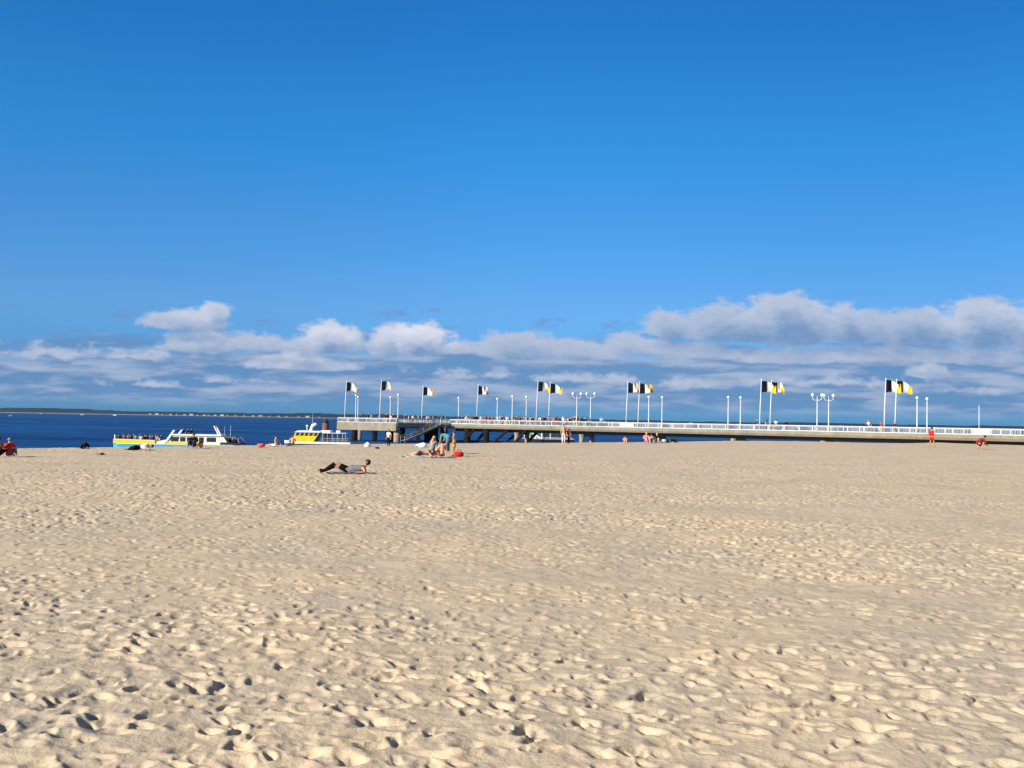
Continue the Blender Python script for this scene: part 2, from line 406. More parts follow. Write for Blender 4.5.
# white kerb under the rail
def railing(a0, b0, a1, b1):
    bm = NB(); v = Vector((a1 - a0, b1 - b0, 0)); L = v.length; v.normalize(); n = Vector((-v.y, v.x, 0))
    Mx = Matrix(((v.x, n.x, 0, a0), (v.y, n.y, 0, b0), (0, 0, 1, DECK), (0, 0, 0, 1)))
    box(bm, (L / 2, 0, .075), (L, .20, .09), Mx)
    box(bm, (L / 2, 0, .895), (L, .12, .09), Mx)
    box(bm, (L / 2, 0, .76), (L, .04, .04), Mx)
    k = max(1, round(L / 2.6))
    for i in range(k + 1):
        box(bm, (i * L / k, 0, .50), (.11, .14, .88), Mx)
        if i < k:
            x0 = i * L / k; dx = L / k
            for j in range(1, 13):
                box(bm, (x0 + dx * j / 13, 0, .46), (.026, .03, .60), Mx)
    return pobj('railing', bm, railpaint)
for seg in ((A0, -.3, AJ, -.3), (A0, W + .3, AJ, W + .3), (AJ + .2, B0 + .1, AE - .1, B0 + .1), (AJ + .2, B0 + .3, AJ + .2, -.45), (AE - .1, B0 + .3, AE - .1, B1 - .3), (AJ + .2, B1 - .1, AE - .1, B1 - .1), (AJ + .2, W + .5, AJ + .2, B1 - .3)):
    railing(*seg)
def pile(a, b, m_, r=.36, top=.3):
    bm = NB(); tube(bm, [(a, b, -5.5), (a, b, -1.5), (a, b, top)], [r * 1.06, r, r], 12); pobj('pile', bm, m_, None, True)
def crossbeam(a, b0, b1, top=.3):
    bm = NB(); box(bm, (a, (b0 + b1) / 2, top - .22), (.6, b1 - b0, .44)); pobj('cross_beam', bm, greyconc)
def pier_at(px, Y, z=DECK):
    p = at(px, 423, Y); return Vector((p.x, p.y, z))
LS = 15.44
for n_ in (-3, -2, -1, 0, 1, 2, 3, 4, 5):
    a = n_ * LS - .9
    pile(a, .55, pilemat, .46, -.34); pile(a, W - .55, pilemat, .46, -.34); crossbeam(a, .1, W - .1, -.335)
for a, b, m_, r in ((AE - 4.4, B0 + .7, darkpile, .55), (AE - 4.6, B0 + 6, pilemat, .55), (AJ + 3.0, B0 + .9, darkpile, .8), (AJ + 1.1, B0 + 1.2, pilemat, .7), (AJ + 1.0, -8.5, greyconc, .42),
                    (AJ + 1.2, -1, darkpile, .75), (AJ - 4, .4, darkpile, .65), (AJ - 9, .4, darkpile, .6), (AE - 1, 2, darkpile, .6), (AE - 1, 10, darkpile, .5), (AJ + 1, 12, darkpile, .5)):
    pile(a, b, m_, r, .2 if b > B0 + 2 else -.4)
p_ = pier_at(360, 221); q_ = Vector((p_.x - O.x, p_.y - O.y, 0)); pile(q_.dot(DN), q_.dot(UN), pilemat, .36, -.2)
p_ = pier_at(396.5, 209); q_ = Vector((p_.x - O.x, p_.y - O.y, 0)); pile(q_.dot(DN), q_.dot(UN), pilemat, .62, -.2)
# dark timber fender wall under the stair and raking braces by the junction
bm = NB(); box(bm, (AJ + .9, -5.0, -1.6), (.8, 3.2, 3.6))
for i in range(9): box(bm, (AJ + .45, -6.4 + i * .35, -1.6), (.12, .2, 3.58))
pobj('fender_wall', bm, darkpile)
for a_, da in ((AJ - 9.5, -5.5), (AJ - 15.2, -4.2), (AJ - 2.0, -4.2)):
    for b_ in (.2, W - .2):
        bm = NB(); bar(bm, (a_, b_, -3.4), (a_ + da, b_, .25), .36, .42); pobj('raking_brace', bm, darkpile)
    bm = NB(); bar(bm, (a_ + da * .1, .2, -2.4), (a_ + da * .1, W - .2, -2.4), .25, .3); pobj('tie_beam', bm, darkpile)
# stair down the shaded side of the pier head
st = empty('stairway', (0, 0, 0)); st.parent = pier
aS = AJ - 1.0; b_top, b_bot = -4.4, -14.8; z_top, z_bot = DECK, -2.3
bm = NB()
for s in (-.55, .55): bar(bm, (aS + s, b_top, z_top - .1), (aS + s, b_bot, z_bot - .1), .1, .34)
pobj('stringer', bm, greyconc, st)
bm = NB()
for i in range(17):
    t = (i + .5) / 17; box(bm, (aS, b_top + (b_bot - b_top) * t, z_top + (z_bot - z_top) * t), (1.0, .34, .06))
pobj('tread', bm, greyconc, st)
bm = NB()
for s in (-.55, .55):
    for dz in (.95, .5): bar(bm, (aS + s, b_top, z_top + dz), (aS + s, b_bot, z_bot + dz), .06, .07)
    for i in range(7):
        t = i / 6; p = Vector((aS + s, b_top + (b_bot - b_top) * t, z_top + (z_bot - z_top) * t)); bar(bm, p, p + Vector((0, 0, .96)), .06, .06)
pobj('handrail', bm, grey, st)
bm = NB(); box(bm, (aS, b_top + 1.0, DECK - .1), (1.3, 2.0, .16)); box(bm, (aS, -3.0, DECK - .9), (.12, .4, 1.5)); pobj('landing', bm, offwhite, st)

# ------------------------------------------------------------------ flagpoles
def flag_mesh(seed, yb=.66):
    rs = random.Random(seed); ph = rs.uniform(0, 6.28); dr = rs.uniform(.65, .95); Lf = rs.uniform(2.75, 3.0); Hf = 1.9; fo = rs.uniform(.7, 1.5)
    bm = NB(); nx, nz = 30, 12; g = []
    for i in range(nx + 1):
        u = i / nx; rowv = []
        for j in range(nz + 1):
            v = j / nz
            x = Lf * (u * .95 - .20 * u * u * u * fo) + .05 * math.sin(5 * v + ph) * u
            y = .36 * math.sin(7.6 * u + 2.2 * v + ph) * u ** .6 + .10 * math.sin(15 * u - 2 * v + ph) * u
            z = -Hf * (1 - v) * (1 - .40 * u) - dr * u ** 1.4 - (.20 + .16 * v) * math.sin(6.5 * u + ph) * u * fo - .10 * math.sin(11 * u + 3 * v + ph) * u * u
            rowv.append(bm.verts.new((x, y, z)))
        g.append(rowv)
    for i in range(nx):
        for j in range(nz):
            f = bm.faces.new((g[i][j], g[i + 1][j], g[i + 1][j + 1], g[i][j + 1])); f.material_index = 0 if i < nx * .32 else (1 if i < nx * yb else 2)
    return bm
def flagpole(base, H, seed, label, wind):
    r = empty('flagpole', base, 0, label, 'flagpole', 'flagpoles on the pier')
    lean = .030 * H
    bm = NB(); tube(bm, [(0, 0, 0), (lean * .35, 0, H * .5), (lean, 0, H)], [.115, .095, .06], 10); obj('pole', bm, railpaint, r, True)
    bm = NB(); sphere(bm, (lean, 0, H + .06), .11); obj('finial', bm, white, r, True)
    bm = NB(); tube(bm, [(0, 0, .0), (0, 0, .12)], [.3, .26], 12); obj('base_plate', bm, grey, r)
    bm = flag_mesh(seed, .78 if seed >= 40 else .64); f = obj('flag', bm, [navy, wcloth, ycloth], r, True)
    f.location = (lean * .97 + .04, 0, H - .12); f.rotation_euler.z = wind
    return r
flags = [  # px, base depth rule, top px y, label
    (884, 0, 379, 'nearest flagpole with black, white and yellow flag at the right of the pier, front railing'),
    (895, W, 380, 'flagpole just behind the rightmost one, its flag streaming from the back railing'),
    (759.5, 0, 380, 'flagpole on the front railing between the ball lamps and the twin lamps at right'),
    (770, W, 381, 'back railing flagpole whose flag is folded behind the front flag right of centre'),
    (626, 0, 381.5, 'front railing flagpole with flag right of the twin lamps in the middle of the pier'),
    (638, W, 382.5, 'back railing flagpole whose flag hides the top of a lamp post'),
    (536, 0, 381, 'front railing flagpole above the crowd on the pier, left of the twin lamps'),
    (548.5, W, 383, 'back railing flagpole above the crowd on the pier, left of the twin lamps')]
def a_of(px, b):
    # distance along the pier at which a point b metres across appears in pixel column px
    lo, hi = A0, 140.0
    for _ in range(60):
        mid = (lo + hi) / 2; p = PP(mid, b, 1.0) - EYE
        x = 512 + F * p.dot(rt) / p.dot(fw)
        if x > px: lo = mid
        else: hi = mid
    return (lo + hi) / 2
def zpix(p, py):
    d = ray(0, 0); 
    lo, hi = -10.0, 30.0
    for _ in range(50):
        mid = (lo + hi) / 2; q = Vector((p.x, p.y, mid)) - EYE
        y = 384 - F * q.dot(up) / q.dot(fw)
        if y > py: lo = mid
        else: hi = mid
    return (lo + hi) / 2
for i, (px, b, ty, lb) in enumerate(flags):
    p = PP(a_of(px, b + (-.02 if b == 0 else .02)), b, DECK)
    flagpole(p, zpix(p, ty) - DECK, 10 + i, lb, random.uniform(-.15, .15))
headflags = [(344.5, 381.5, AE - 1.2, B0 + .6, 'leftmost flagpole on the pier head, with small drooping flag'),
             (379.5, 380.5, AJ + 4.5, B0 + .6, 'second flagpole from the left on the pier head, above its front railing'),
             (421.5, 386.5, AE - 3, B1 - 3, 'lone flagpole above the stairway at the back of the pier head'),
             (476.5, 385, None, None, 'lone flagpole between two single lamps at the start of the crowd')]
for i, (px, ty, a, b, lb) in enumerate(headflags):
    p = pier_at(px, [213.5, 207.5, 231, 219][i])
    flagpole(p, zpix(p, ty) - DECK, 40 + i, lb, random.uniform(-.1, .1))

# ------------------------------------------------------------------ lamps
def lamp_parts(r, H, twin):
    bm = NB(); top = H - .32 if not twin else H - .75
    tube(bm, [(0, 0, 0), (0, 0, .5), (0, 0, .55), (0, 0, top)], [.15, .14, .09, .07], 10); obj('post', bm, railpaint, r, True)
    if twin:
        bm = NB()
        for s in (-1, 1):
            pts = [(0, 0, H - 1.05)] + [(s * .72 * math.sin(t), 0, H - .72 - .38 * math.cos(t)) for t in [.25 * k * math.pi / 2 for k in range(1, 5)]] + [(s * .74, 0, H - .46)]
            tube(bm, pts, .055, 8)
        tube(bm, [(0, 0, H - .75), (0, 0, H - .30)], [.06, .015], 8)
        obj('arm', bm, railpaint, r, True)
        for s in (-1, 1):
            bm = NB(); sphere(bm, (s * .74, 0, H - .24), .25); obj('globe', bm, globe, r, True)
    else:
        bm = NB(); tube(bm, [(0, 0, H - .42), (0, 0, H - .34)], [.14, .19], 10); obj('collar', bm, grey, r, True)
        bm = NB(); sphere(bm, (0, 0, H - .2), .22); obj('globe', bm, globe, r, True)
def lamp(p, H, twin, label):
    r = empty('street_lamp', p, 0, label, 'street lamp', 'lamps along the pier')
    lamp_parts(r, H, twin); return r
lamps = [
    (917, 0, 396.5, 0, 'single ball lamp on the front railing, right of the nearest pair of flags'), (927, W, 397.5, 0, 'rightmost single ball lamp, just left of the walker in red'),
    (817, 0, 393.5, 1, 'front twin ball lamp at the right half of the pier'), (828.5, W, 394, 1, 'back twin ball lamp beside the front one at the right half of the pier'),
    (728, 0, 396, 0, 'left lamp of the single ball lamp pair near mid pier, left of a flag pair'), (740.3, W, 396.5, 0, 'right lamp of the single ball lamp pair near mid pier, left of a flag pair'),
    (648.5, 0, 396, 0, 'single lamp whose globe is behind the yellow end of a flag'), (661.8, W, 396.5, 0, 'single ball lamp just right of the mid pier flag pair'),
    (576.5, 0, 392.5, 1, 'left twin ball lamp at the end of the crowd on the pier'), (590.3, W, 392.5, 1, 'right twin ball lamp at the end of the crowd on the pier'),
    (512, 0, 395.5, 0, 'front single lamp above the crowd, left of a flag pair'), (526, W, 396, 0, 'back single lamp above the crowd, nearest to the flag pair at its right')]
for px, b, ty, tw, lb in lamps:
    p = PP(a_of(px, b), b, DECK); lamp(p, zpix(p, ty) - DECK, tw, lb)
for px, ty, Y, lb in ((458.3, 397, 214.5, 'single lamp at the corner where the pier joins its head'), (497, 398, 217, 'single lamp just right of the lone flag by the pier junction'),
                      (355.4, 394.5, 212.3, 'front lamp of the close pair under the leftmost flag'), (357.6, 396, 226, 'back lamp of the close pair under the leftmost flag'),
                      (390, 396.5, 222, 'short single lamp under the second flag of the pier head'), (397.7, 393.8, 204.6, 'single lamp at the right front corner of the pier head')):
    p = pier_at(px, Y); lamp(p, zpix(p, ty) - DECK, 0, lb)
# thin bare mast and notice panels on the railing
p = PP(a_of(979, W - .6), W - .6, DECK); H = zpix(p, 405.5) - DECK
r = empty('signal_mast', p, 0, 'thin bare mast without a flag behind the railing at far right', 'mast')
bm = NB(); tube(bm, [(0, 0, 0), (0, 0, H)], [.05, .03], 8); obj('pole', bm, offwhite, r, True)
bm = NB(); sphere(bm, (0, 0, H), .05); obj('finial', bm, grey, r)
for x0, x1, lb in ((973, 990, 'white board hung on the front railing under the bare mast'), (620, 634, 'white board hung on the front railing beside a mid pier flagpole')):
    a1, a0 = a_of(x0, -.45), a_of(x1, -.45); c = PP((a0 + a1) / 2, -.47, DECK + .45)
    r = empty('notice_board', c, math.atan2(DN.y, DN.x), lb, 'board')
    bm = NB(); box(bm, (0, 0, 0), (abs(a1 - a0), .06, .46)); obj('panel', bm, white, r)
    bm = NB(); box(bm, (0, .02, .26), (abs(a1 - a0) + .1, .08, .06)); box(bm, (0, .02, -.26), (abs(a1 - a0) + .1, .08, .06)); obj('frame', bm, offwhite, r)

# ------------------------------------------------------------------ people
SK = {}
def mir(d):
    out = dict(d)
    for k, v in d.items():
        if k.endswith('_l'):
            kr = k[:-2] + '_r'
            if kr not in out: out[kr] = (-v[0], v[1], v[2])
    return out
POSES = {
    'stand': mir(dict(pelvis=(0, 0, .94), chest=(0, -.01, 1.22), neck=(0, 0, 1.44), head=(0, .03, 1.585), sh_l=(.175, 0, 1.40), el_l=(.245, -.03, 1.12), wr_l=(.25, .07, .87), hip_l=(.09, 0, .90), kn_l=(.10, .03, .50), an_l=(.10, -.02, .09), toe_l=(.115, .14, .04))),
    'lean': mir(dict(pelvis=(0, -.08, .94), chest=(0, .02, 1.20), neck=(0, .10, 1.41), head=(0, .16, 1.55), sh_l=(.175, .08, 1.37), el_l=(.25, .18, 1.12), wr_l=(.18, .40, 1.10), hip_l=(.09, -.08, .90), kn_l=(.10, -.03, .50), an_l=(.10, -.08, .09), toe_l=(.115, .07, .04))),
    'walk': mir(dict(pelvis=(0, 0, .93), chest=(0, .01, 1.21), neck=(0, .02, 1.43), head=(0, .05, 1.575), sh_l=(.175, .01, 1.39), el_l=(.24, -.12, 1.13), wr_l=(.25, -.06, .90), sh_r=(-.175, .01, 1.39), el_r=(-.24, .05, 1.12), wr_r=(-.24, .22, .93), hip_l=(.09, 0, .89), kn_l=(.10, .20, .52), an_l=(.10, .24, .10), toe_l=(.11, .40, .06), kn_r=(-.10, .04, .49), an_r=(-.10, -.26, .14), toe_r=(-.11, -.14, .05), hip_r=(-.09, 0, .89))),
    'sit': mir(dict(pelvis=(0, 0, .14), chest=(0, -.05, .42), neck=(0, .0, .64), head=(0, .05, .78), sh_l=(.18, -.01, .60), el_l=(.27, .12, .37), wr_l=(.20, .34, .40), hip_l=(.09, .02, .12), kn_l=(.15, .40, .44), an_l=(.12, .66, .09), toe_l=(.13, .80, .05))),
    'sit_flat': mir(dict(pelvis=(0, 0, .14), chest=(0, -.08, .42), neck=(0, -.08, .65), head=(0, -.03, .79), sh_l=(.18, -.08, .61), el_l=(.27, -.22, .36), wr_l=(.28, -.34, .09), hip_l=(.09, .02, .12), kn_l=(.13, .46, .18), an_l=(.13, .88, .08), toe_l=(.14, .94, .20))),
    'bench': mir(dict(pelvis=(0, 0, .10), chest=(0, -.02, .38), neck=(0, .0, .60), head=(0, .04, .745), sh_l=(.18, 0, .56), el_l=(.25, .08, .30), wr_l=(.18, .30, .22), hip_l=(.09, .02, .08), kn_l=(.11, .44, .10), an_l=(.11, .46, -.30), toe_l=(.12, .60, -.35))),
    'kneel': mir(dict(pelvis=(0, -.16, .34), chest=(0, -.04, .62), neck=(0, .04, .85), head=(0, .10, .99), sh_l=(.165, .02, .81), el_l=(.21, .14, .56), wr_l=(.14, .34, .44), hip_l=(.09, -.12, .32), kn_l=(.11, .24, .08), an_l=(.10, -.20, .08), toe_l=(.10, -.36, .05))),
    'bend': mir(dict(pelvis=(0, -.14, .92), chest=(0, .12, 1.06), neck=(0, .32, 1.10), head=(0, .46, 1.10), sh_l=(.175, .28, 1.08), el_l=(.20, .34, .80), wr_l=(.15, .42, .56), hip_l=(.09, -.12, .88), kn_l=(.10, -.02, .49), an_l=(.10, -.08, .09), toe_l=(.115, .08, .04))),
    'crouch': mir(dict(pelvis=(0, -.20, .44), chest=(0, .04, .66), neck=(0, .22, .82), head=(0, .34, .92), sh_l=(.175, .18, .78), el_l=(.24, .30, .52), wr_l=(.16, .48, .34), hip_l=(.09, -.16, .42), kn_l=(.15, .24, .52), an_l=(.13, .02, .10), toe_l=(.14, .18, .04), kn_r=(-.17, .20, .34), an_r=(-.14, -.18, .10), toe_r=(-.15, -.03, .05))),
    # lying on the back, propped on both elbows, head towards +Y, knees up
    'propped': mir(dict(pelvis=(0, 0, .12), chest=(0, .31, .14), neck=(0, .53, .23), head=(.05, .60, .355), sh_l=(.18, .49, .185), el_l=(.27, .56, .06), wr_l=(.29, .30, .06), hip_l=(.09, -.03, .12), kn_l=(.12, -.40, .36), an_l=(.12, -.78, .10), toe_l=(.13, -.92, .06), hip_r=(-.09, -.03, .12), kn_r=(-.12, -.44, .26), an_r=(-.14, -.82, .08), toe_r=(-.16, -.96, .10))),
    # face down, up on the elbows, head towards +Y
    'prone': mir(dict(pelvis=(0, 0, .13), chest=(0, .28, .20), neck=(0, .48, .30), head=(0, .60, .36), sh_l=(.18, .44, .26), el_l=(.26, .54, .06), wr_l=(.12, .72, .05), hip_l=(.09, -.03, .12), kn_l=(.12, -.44, .08), an_l=(.12, -.86, .08), toe_l=(.13, -1.0, .05))),
    'side': mir(dict(pelvis=(0, 0, .20), chest=(0, .28, .20), neck=(.02, .49, .22), head=(.04, .62, .26), sh_l=(.02, .44, .36), el_l=(.20, .30, .30), wr_l=(.30, .46, .10), sh_r=(.0, .44, .10), el_r=(.18, .56, .06), wr_r=(.16, .74, .06), hip_l=(0, -.03, .27), kn_l=(.26, -.30, .22), an_l=(.02, -.62, .12), toe_l=(.10, -.72, .08), hip_r=(0, -.03, .11), kn_r=(.20, -.40, .07), an_r=(-.02, -.74, .07), toe_r=(.06, -.86, .06))),
}
def skinmesh(name, verts, edges, rad):
    me = bpy.data.meshes.new(name); me.from_pydata([Vector(v) for v in verts], edges, []); me.update()
    o = bpy.data.objects.new('tmp', me); col.objects.link(o)
    md = o.modifiers.new('skin', 'SKIN'); md.use_smooth_shade = True; md.branch_smoothing = .6
    sv = me.skin_vertices[0].data
    for i, r_ in enumerate(rad):
        sv[i].radius = r_ if isinstance(r_, tuple) else (r_, r_)
        sv[i].use_root = (i == 0)
    sd = o.modifiers.new('sub', 'SUBSURF'); sd.levels = 1; sd.render_levels = 1
    dg = bpy.context.evaluated_depsgraph_get(); dg.update()
    out = bpy.data.meshes.new_from_object(o.evaluated_get(dg)); out.name = name
    bpy.data.objects.remove(o)
    out.polygons.foreach_set('use_smooth', [True] * len(out.polygons)); out.materials.clear()
    return out
def piece(pose, what):
    k = (pose, what)
    if k in SK: return SK[k]
    J = {n: Vector(v) for n, v in POSES[pose].items()}
    V = []; E = []; Rd = []
    def add(p, r, par=None):
        V.append(p); Rd.append(r)
        if par is not None: E.append((par, len(V) - 1))
        return len(V) - 1
    if what == 'body':
        pe = add(J['pelvis'], .125); ch = add(J['chest'], .135, pe); ub = add(J['chest'].lerp(J['neck'], .62), .115, ch)
        nk = add(J['neck'] + (J['head'] - J['neck']) * .12, .052, ub)
        hd = (J['head'] - J['neck']).normalized()
        h1 = add(J['head'] - hd * .045, .076, nk); h2 = add(J['head'] + hd * .035, .092, h1); add(J['head'] + hd * .10, .06, h2)
        fwd = {'propped': Vector((.80, -.35, .1)), 'prone': Vector((0, 1, .1)), 'side': Vector((1, 0, 0)), 'bend': Vector((0, .5, -.85))}.get(pose, Vector((0, 1, -.1))).normalized()
        add(J['head'] - hd * .01 + fwd * .115, .014, h2)
        for s in ('_l', '_r'):
            sh = add(J['sh' + s], .062, ub); el = add(J['el' + s], .043, sh); wr = add(J['wr' + s], .029, el)
            d = (J['wr' + s] - J['el' + s]).normalized(); sd = d.cross(Vector((0, 0, 1)) if abs(d.z) < .9 else Vector((0, 1, 0))).normalized(); nn = sd.cross(d)
            pm = add(J['wr' + s] + d * .06, (.036, .022), wr)
            for q, (o_, L_) in enumerate(((-.032, .075), (-.011, .09), (.011, .085), (.032, .066))):
                f1 = add(J['wr' + s] + d * (.08 + L_ * .5) + sd * o_ + nn * .008, .0095, pm); add(J['wr' + s] + d * (.08 + L_) + sd * o_ * 1.1 + nn * .028, .008, f1)
            t1 = add(J['wr' + s] + d * .055 + sd * .05, .011, pm); add(J['wr' + s] + d * .095 + sd * .066 + nn * .015, .009, t1)
            hp = add(J['hip' + s], .092, pe); kn = add(J['kn' + s], .058, hp); cf = add(J['kn' + s].lerp(J['an' + s], .35), .056, kn); an = add(J['an' + s], .038, cf)
            add(J['toe' + s], (.042, .03), an)
        me = skinmesh('body', V, E, Rd)
    elif what in ('shirt', 'tank'):
        pe = add(J['pelvis'] - (J['chest'] - J['pelvis']) * .22, .168); ch = add(J['chest'], .182, pe); ub = add(J['chest'].lerp(J['neck'], .62), .155, ch); add(J['neck'].lerp(J['chest'], .04), .078, ub)
        for s in ('_l', '_r'):
            sh = add(J['sh' + s].lerp(J['neck'], .0 if what == 'shirt' else .35), .09 if what == 'shirt' else .07, ub)
            if what == 'shirt': add(J['sh' + s].lerp(J['el' + s], .75), .072, sh)
        me = skinmesh('shirt', V, E, Rd)
    elif what == 'jacket':
        pe = add(J['pelvis'] - (J['chest'] - J['pelvis']) * .22, .172); ch = add(J['chest'], .187, pe); ub = add(J['chest'].lerp(J['neck'], .62), .158, ch); add(J['neck'].lerp(J['chest'], .04), .08, ub)
        for s in ('_l', '_r'):
            sh = add(J['sh' + s], .092, ub); el = add(J['el' + s], .066, sh); add(J['el' + s].lerp(J['wr' + s], .9), .046, el)
        me = skinmesh('jacket', V, E, Rd)
    elif what in ('shorts', 'trousers'):
        pe = add(J['pelvis'], .160)
        add(J['pelvis'].lerp(J['chest'], .28), .155, pe)
        for s in ('_l', '_r'):
            hp = add(J['hip' + s], .118, pe)
            if what == 'shorts': add(J['hip' + s].lerp(J['kn' + s], .75), .094, hp)
            else:
                kn = add(J['kn' + s], .080, hp); add(J['kn' + s].lerp(J['an' + s], .93), .056, kn)
        me = skinmesh(what, V, E, Rd)
    elif what == 'shin_tubes':  # tubes around shins and feet, coloured by the caller
        me = None
        bmx = NB()
        for s in ('_l', '_r'):
            tube(bmx, [J['kn' + s].lerp(J['an' + s], .12), J['kn' + s].lerp(J['an' + s], .5), J['an' + s]], [.068, .07, .05], 10); tube(bmx, [J['an' + s], J['an' + s].lerp(J['toe' + s], .6), J['toe' + s]], [.052, .055, .045], 10)
        bmesh.ops.recalc_face_normals(bmx, faces=bmx.faces[:])
        me = bpy.data.meshes.new('shin_tubes'); bmx.to_mesh(me); bmx.free()
    elif what in ('hair', 'long_hair'):
        hd = (J['head'] - J['neck']).normalized()
        fwd = {'propped': Vector((.80, -.35, .1)), 'prone': Vector((0, 1, .1)), 'side': Vector((1, 0, 0)), 'bend': Vector((0, .5, -.85))}.get(pose, Vector((0, 1, -.1))).normalized()
        bmx = NB(); sphere(bmx, J['head'] + hd * .040 - fwd * .034, .100, 1, 1, .98, 14, 10)
        if what == 'long_hair':
            tube(bmx, [J['head'] - fwd * .06, J['neck'] - fwd * .11, J['neck'] - fwd * .12 - Vector((0, 0, .12))], [.08, .085, .04], 10)
        bmesh.ops.recalc_face_normals(bmx, faces=bmx.faces[:])
        me = bpy.data.meshes.new('hair'); bmx.to_mesh(me); bmx.free()
        me.polygons.foreach_set('use_smooth', [True] * len(me.polygons))
    elif what == 'eye_l' or what == 'eye_r':
        hd = (J['head'] - J['neck']).normalized()
        fwd = {'propped': Vector((.80, -.35, .1)), 'prone': Vector((0, 1, .1)), 'side': Vector((1, 0, 0)), 'bend': Vector((0, .5, -.85))}.get(pose, Vector((0, 1, -.1))).normalized()
        sd = fwd.cross(hd).normalized() * (.033 if what == 'eye_l' else -.033)
        bmx = NB(); sphere(bmx, J['head'] + hd * .02 + fwd * .088 + sd, .013, 1, 1, 1, 8, 6)
        me = bpy.data.meshes.new('eye'); bmx.to_mesh(me); bmx.free()
    if len(me.materials) == 0: me.materials.append(skins[0])
    SK[k] = me
    return me
def person(pose, loc, rz, label, group=None, skin=0, hair='dark', top=None, bottom=None, scale=1.0, longh=False, eyes=False, extra=None):
    r = empty('person', loc, rz, label, 'person', group); r.scale = (scale,) * 3
    def put(name, what, m_):
        o = bpy.data.objects.new(name, piece(pose, what)); col.objects.link(o); o.parent = r
        o.material_slots[0].link = 'OBJECT'; o.material_slots[0].material = m_
    put('body', 'body', skins[skin])
    put('hair', 'long_hair' if longh else 'hair', hairs[hair])
    if top: put({'tank': 'tank_top'}.get(top[0], top[0]), top[0], CM(top[1]))
    if bottom: put(bottom[0], bottom[0], CM(bottom[1]))
    if extra: put(extra[0], extra[0], CM(extra[1]))
    if eyes:
        put('eye', 'eye_l', eyemat); put('eye', 'eye_r', eyemat)
    return r
def on_sand(px, py, **k): return beach(px, py)
LEFT, RIGHT, AWAY, TOWARD = R(90), R(-90), 0.0, R(180)
# nearest: man lying propped on his elbows (head to the right)
person('propped', beach(348.5, 473.5), R(-90) + .10, 'man lying propped on his elbows with knees up, nearest sunbather on the sand', None, 1, 'dark', ('tank', 'lilac'), ('shorts', 'black'), 1.08, eyes=True, extra=('shin_tubes', 'black'))
pb = beach(348, 473.5)
def towel(c, L, Wd, rz, mname, label):
    r = empty('beach_towel', c, rz, label, 'towel')
    bm = NB(); g = []
    nx, ny = 14, 8
    for i in range(nx + 1):
        g.append([bm.verts.new((L * (i / nx - .5), Wd * (j / ny - .5), .035 + .02 * math.sin(i * 1.3 + j) + .015 * math.cos(j * 2.1 + i * .5))) for j in range(ny + 1)])
    for i in range(nx):
        for j in range(ny): bm.faces.new((g[i][j], g[i + 1][j], g[i + 1][j + 1], g[i][j + 1]))
    bmesh.ops.solidify(bm, geom=bm.faces[:], thickness=-.015)
    obj('cloth', bm, CM(mname), r, True)
towel(pb + Vector((.1, -.02, -.01)), 1.7, .6, .05, 'grey', 'grey towel under the man propped on his elbows')
# far left pair
person('sit', beach(9, 456.8), AWAY + .15, 'person in red shirt sitting on the sand at the left edge, back turned', None, 0, 'grey', ('shirt', 'red'), ('trousers', 'slate'), .93)
person('sit', beach(-2.5, 457), AWAY - .5, 'person in dark clothes cut off by the left edge, beside the red shirt', None, 1, 'dark', ('shirt', 'brown'), ('trousers', 'black'), .98)
# crest people, left to right
person('prone', beach(84, 448.4), R(14), 'dark figure lying low at the crest of the beach, left of the open boat', None, 3, 'dark', ('shirt', 'black'), ('trousers', 'black'), .8)
person('side', beach(140, 450.6), R(-80), 'person in white shirt and black trousers lying in front of the open boat', None, 1, 'dark', ('shirt', 'white'), ('trousers', 'black'), .95)
person('sit', beach(193.5, 447.9), TOWARD, 'person in black sitting upright at the crest in front of the boat cabin', None, 1, 'dark', ('jacket', 'black'), ('trousers', 'navy'), 1.0)
person('sit', beach(201.3, 448.0), R(150), 'person in orange-red top sitting at the crest right of the one in black', None, 2, 'brown', ('shirt', 'orangered'), ('shorts', 'beige'), .62)
person('sit_flat', beach(275.5, 446.6), R(60), 'bare-chested person leaning back at the crest between the two boats', None, 2, 'brown', None, ('shorts', 'white'), .78)
person('sit', beach(292.5, 446.0), R(20), 'bare-backed person sitting hunched just left of the yellow cabin boat', None, 0, 'brown', None, ('shorts', 'grey'), .80)
person('stand', beach(388.6, 447.0), R(160), 'person in white shirt standing half hidden under the pier head', None, 1, 'dark', ('shirt', 'white'), ('trousers', 'black'), .7)
# group on towels
person('side', beach(421, 456.6), R(-70), 'sunbather in blue-grey shorts lying with bare back at the left of the group', None, 2, 'brown', None, ('shorts', 'slate'), .98, eyes=True)
person('kneel', beach(433, 456.4), R(-30), 'blond person in grey kneeling in the beach group', None, 0, 'blond', ('shirt', 'grey'), ('shorts', 'navy'), .98, True, True)
person('sit', beach(442, 457.0), AWAY + .5, 'bare-backed person with dark hair sitting in the middle of the beach group', None, 2, 'dark', None, ('shorts', 'darkred'), .98, eyes=True)
person('bend', beach(447, 453.6), R(60), 'person in teal top bending over behind the beach group', None, 1, 'dark', ('shirt', 'teal'), ('trousers', 'slate'), 1.0, eyes=True)
person('stand', beach(454, 456.6), R(70), 'bare-chested child in yellow shorts standing at the right of the beach group', None, 1, 'brown', None, ('shorts', 'yellow'), .80, eyes=True)
pt = beach(424, 457.2); towel(pt + Vector((0, 0, 0)), 2.4, .9, .02, 'white', 'white towel under the sunbather in blue-grey shorts')
pt = beach(443, 457.6); towel(pt, 1.3, .8, .1, 'pink', 'pink towel under the bare-backed person in the group')
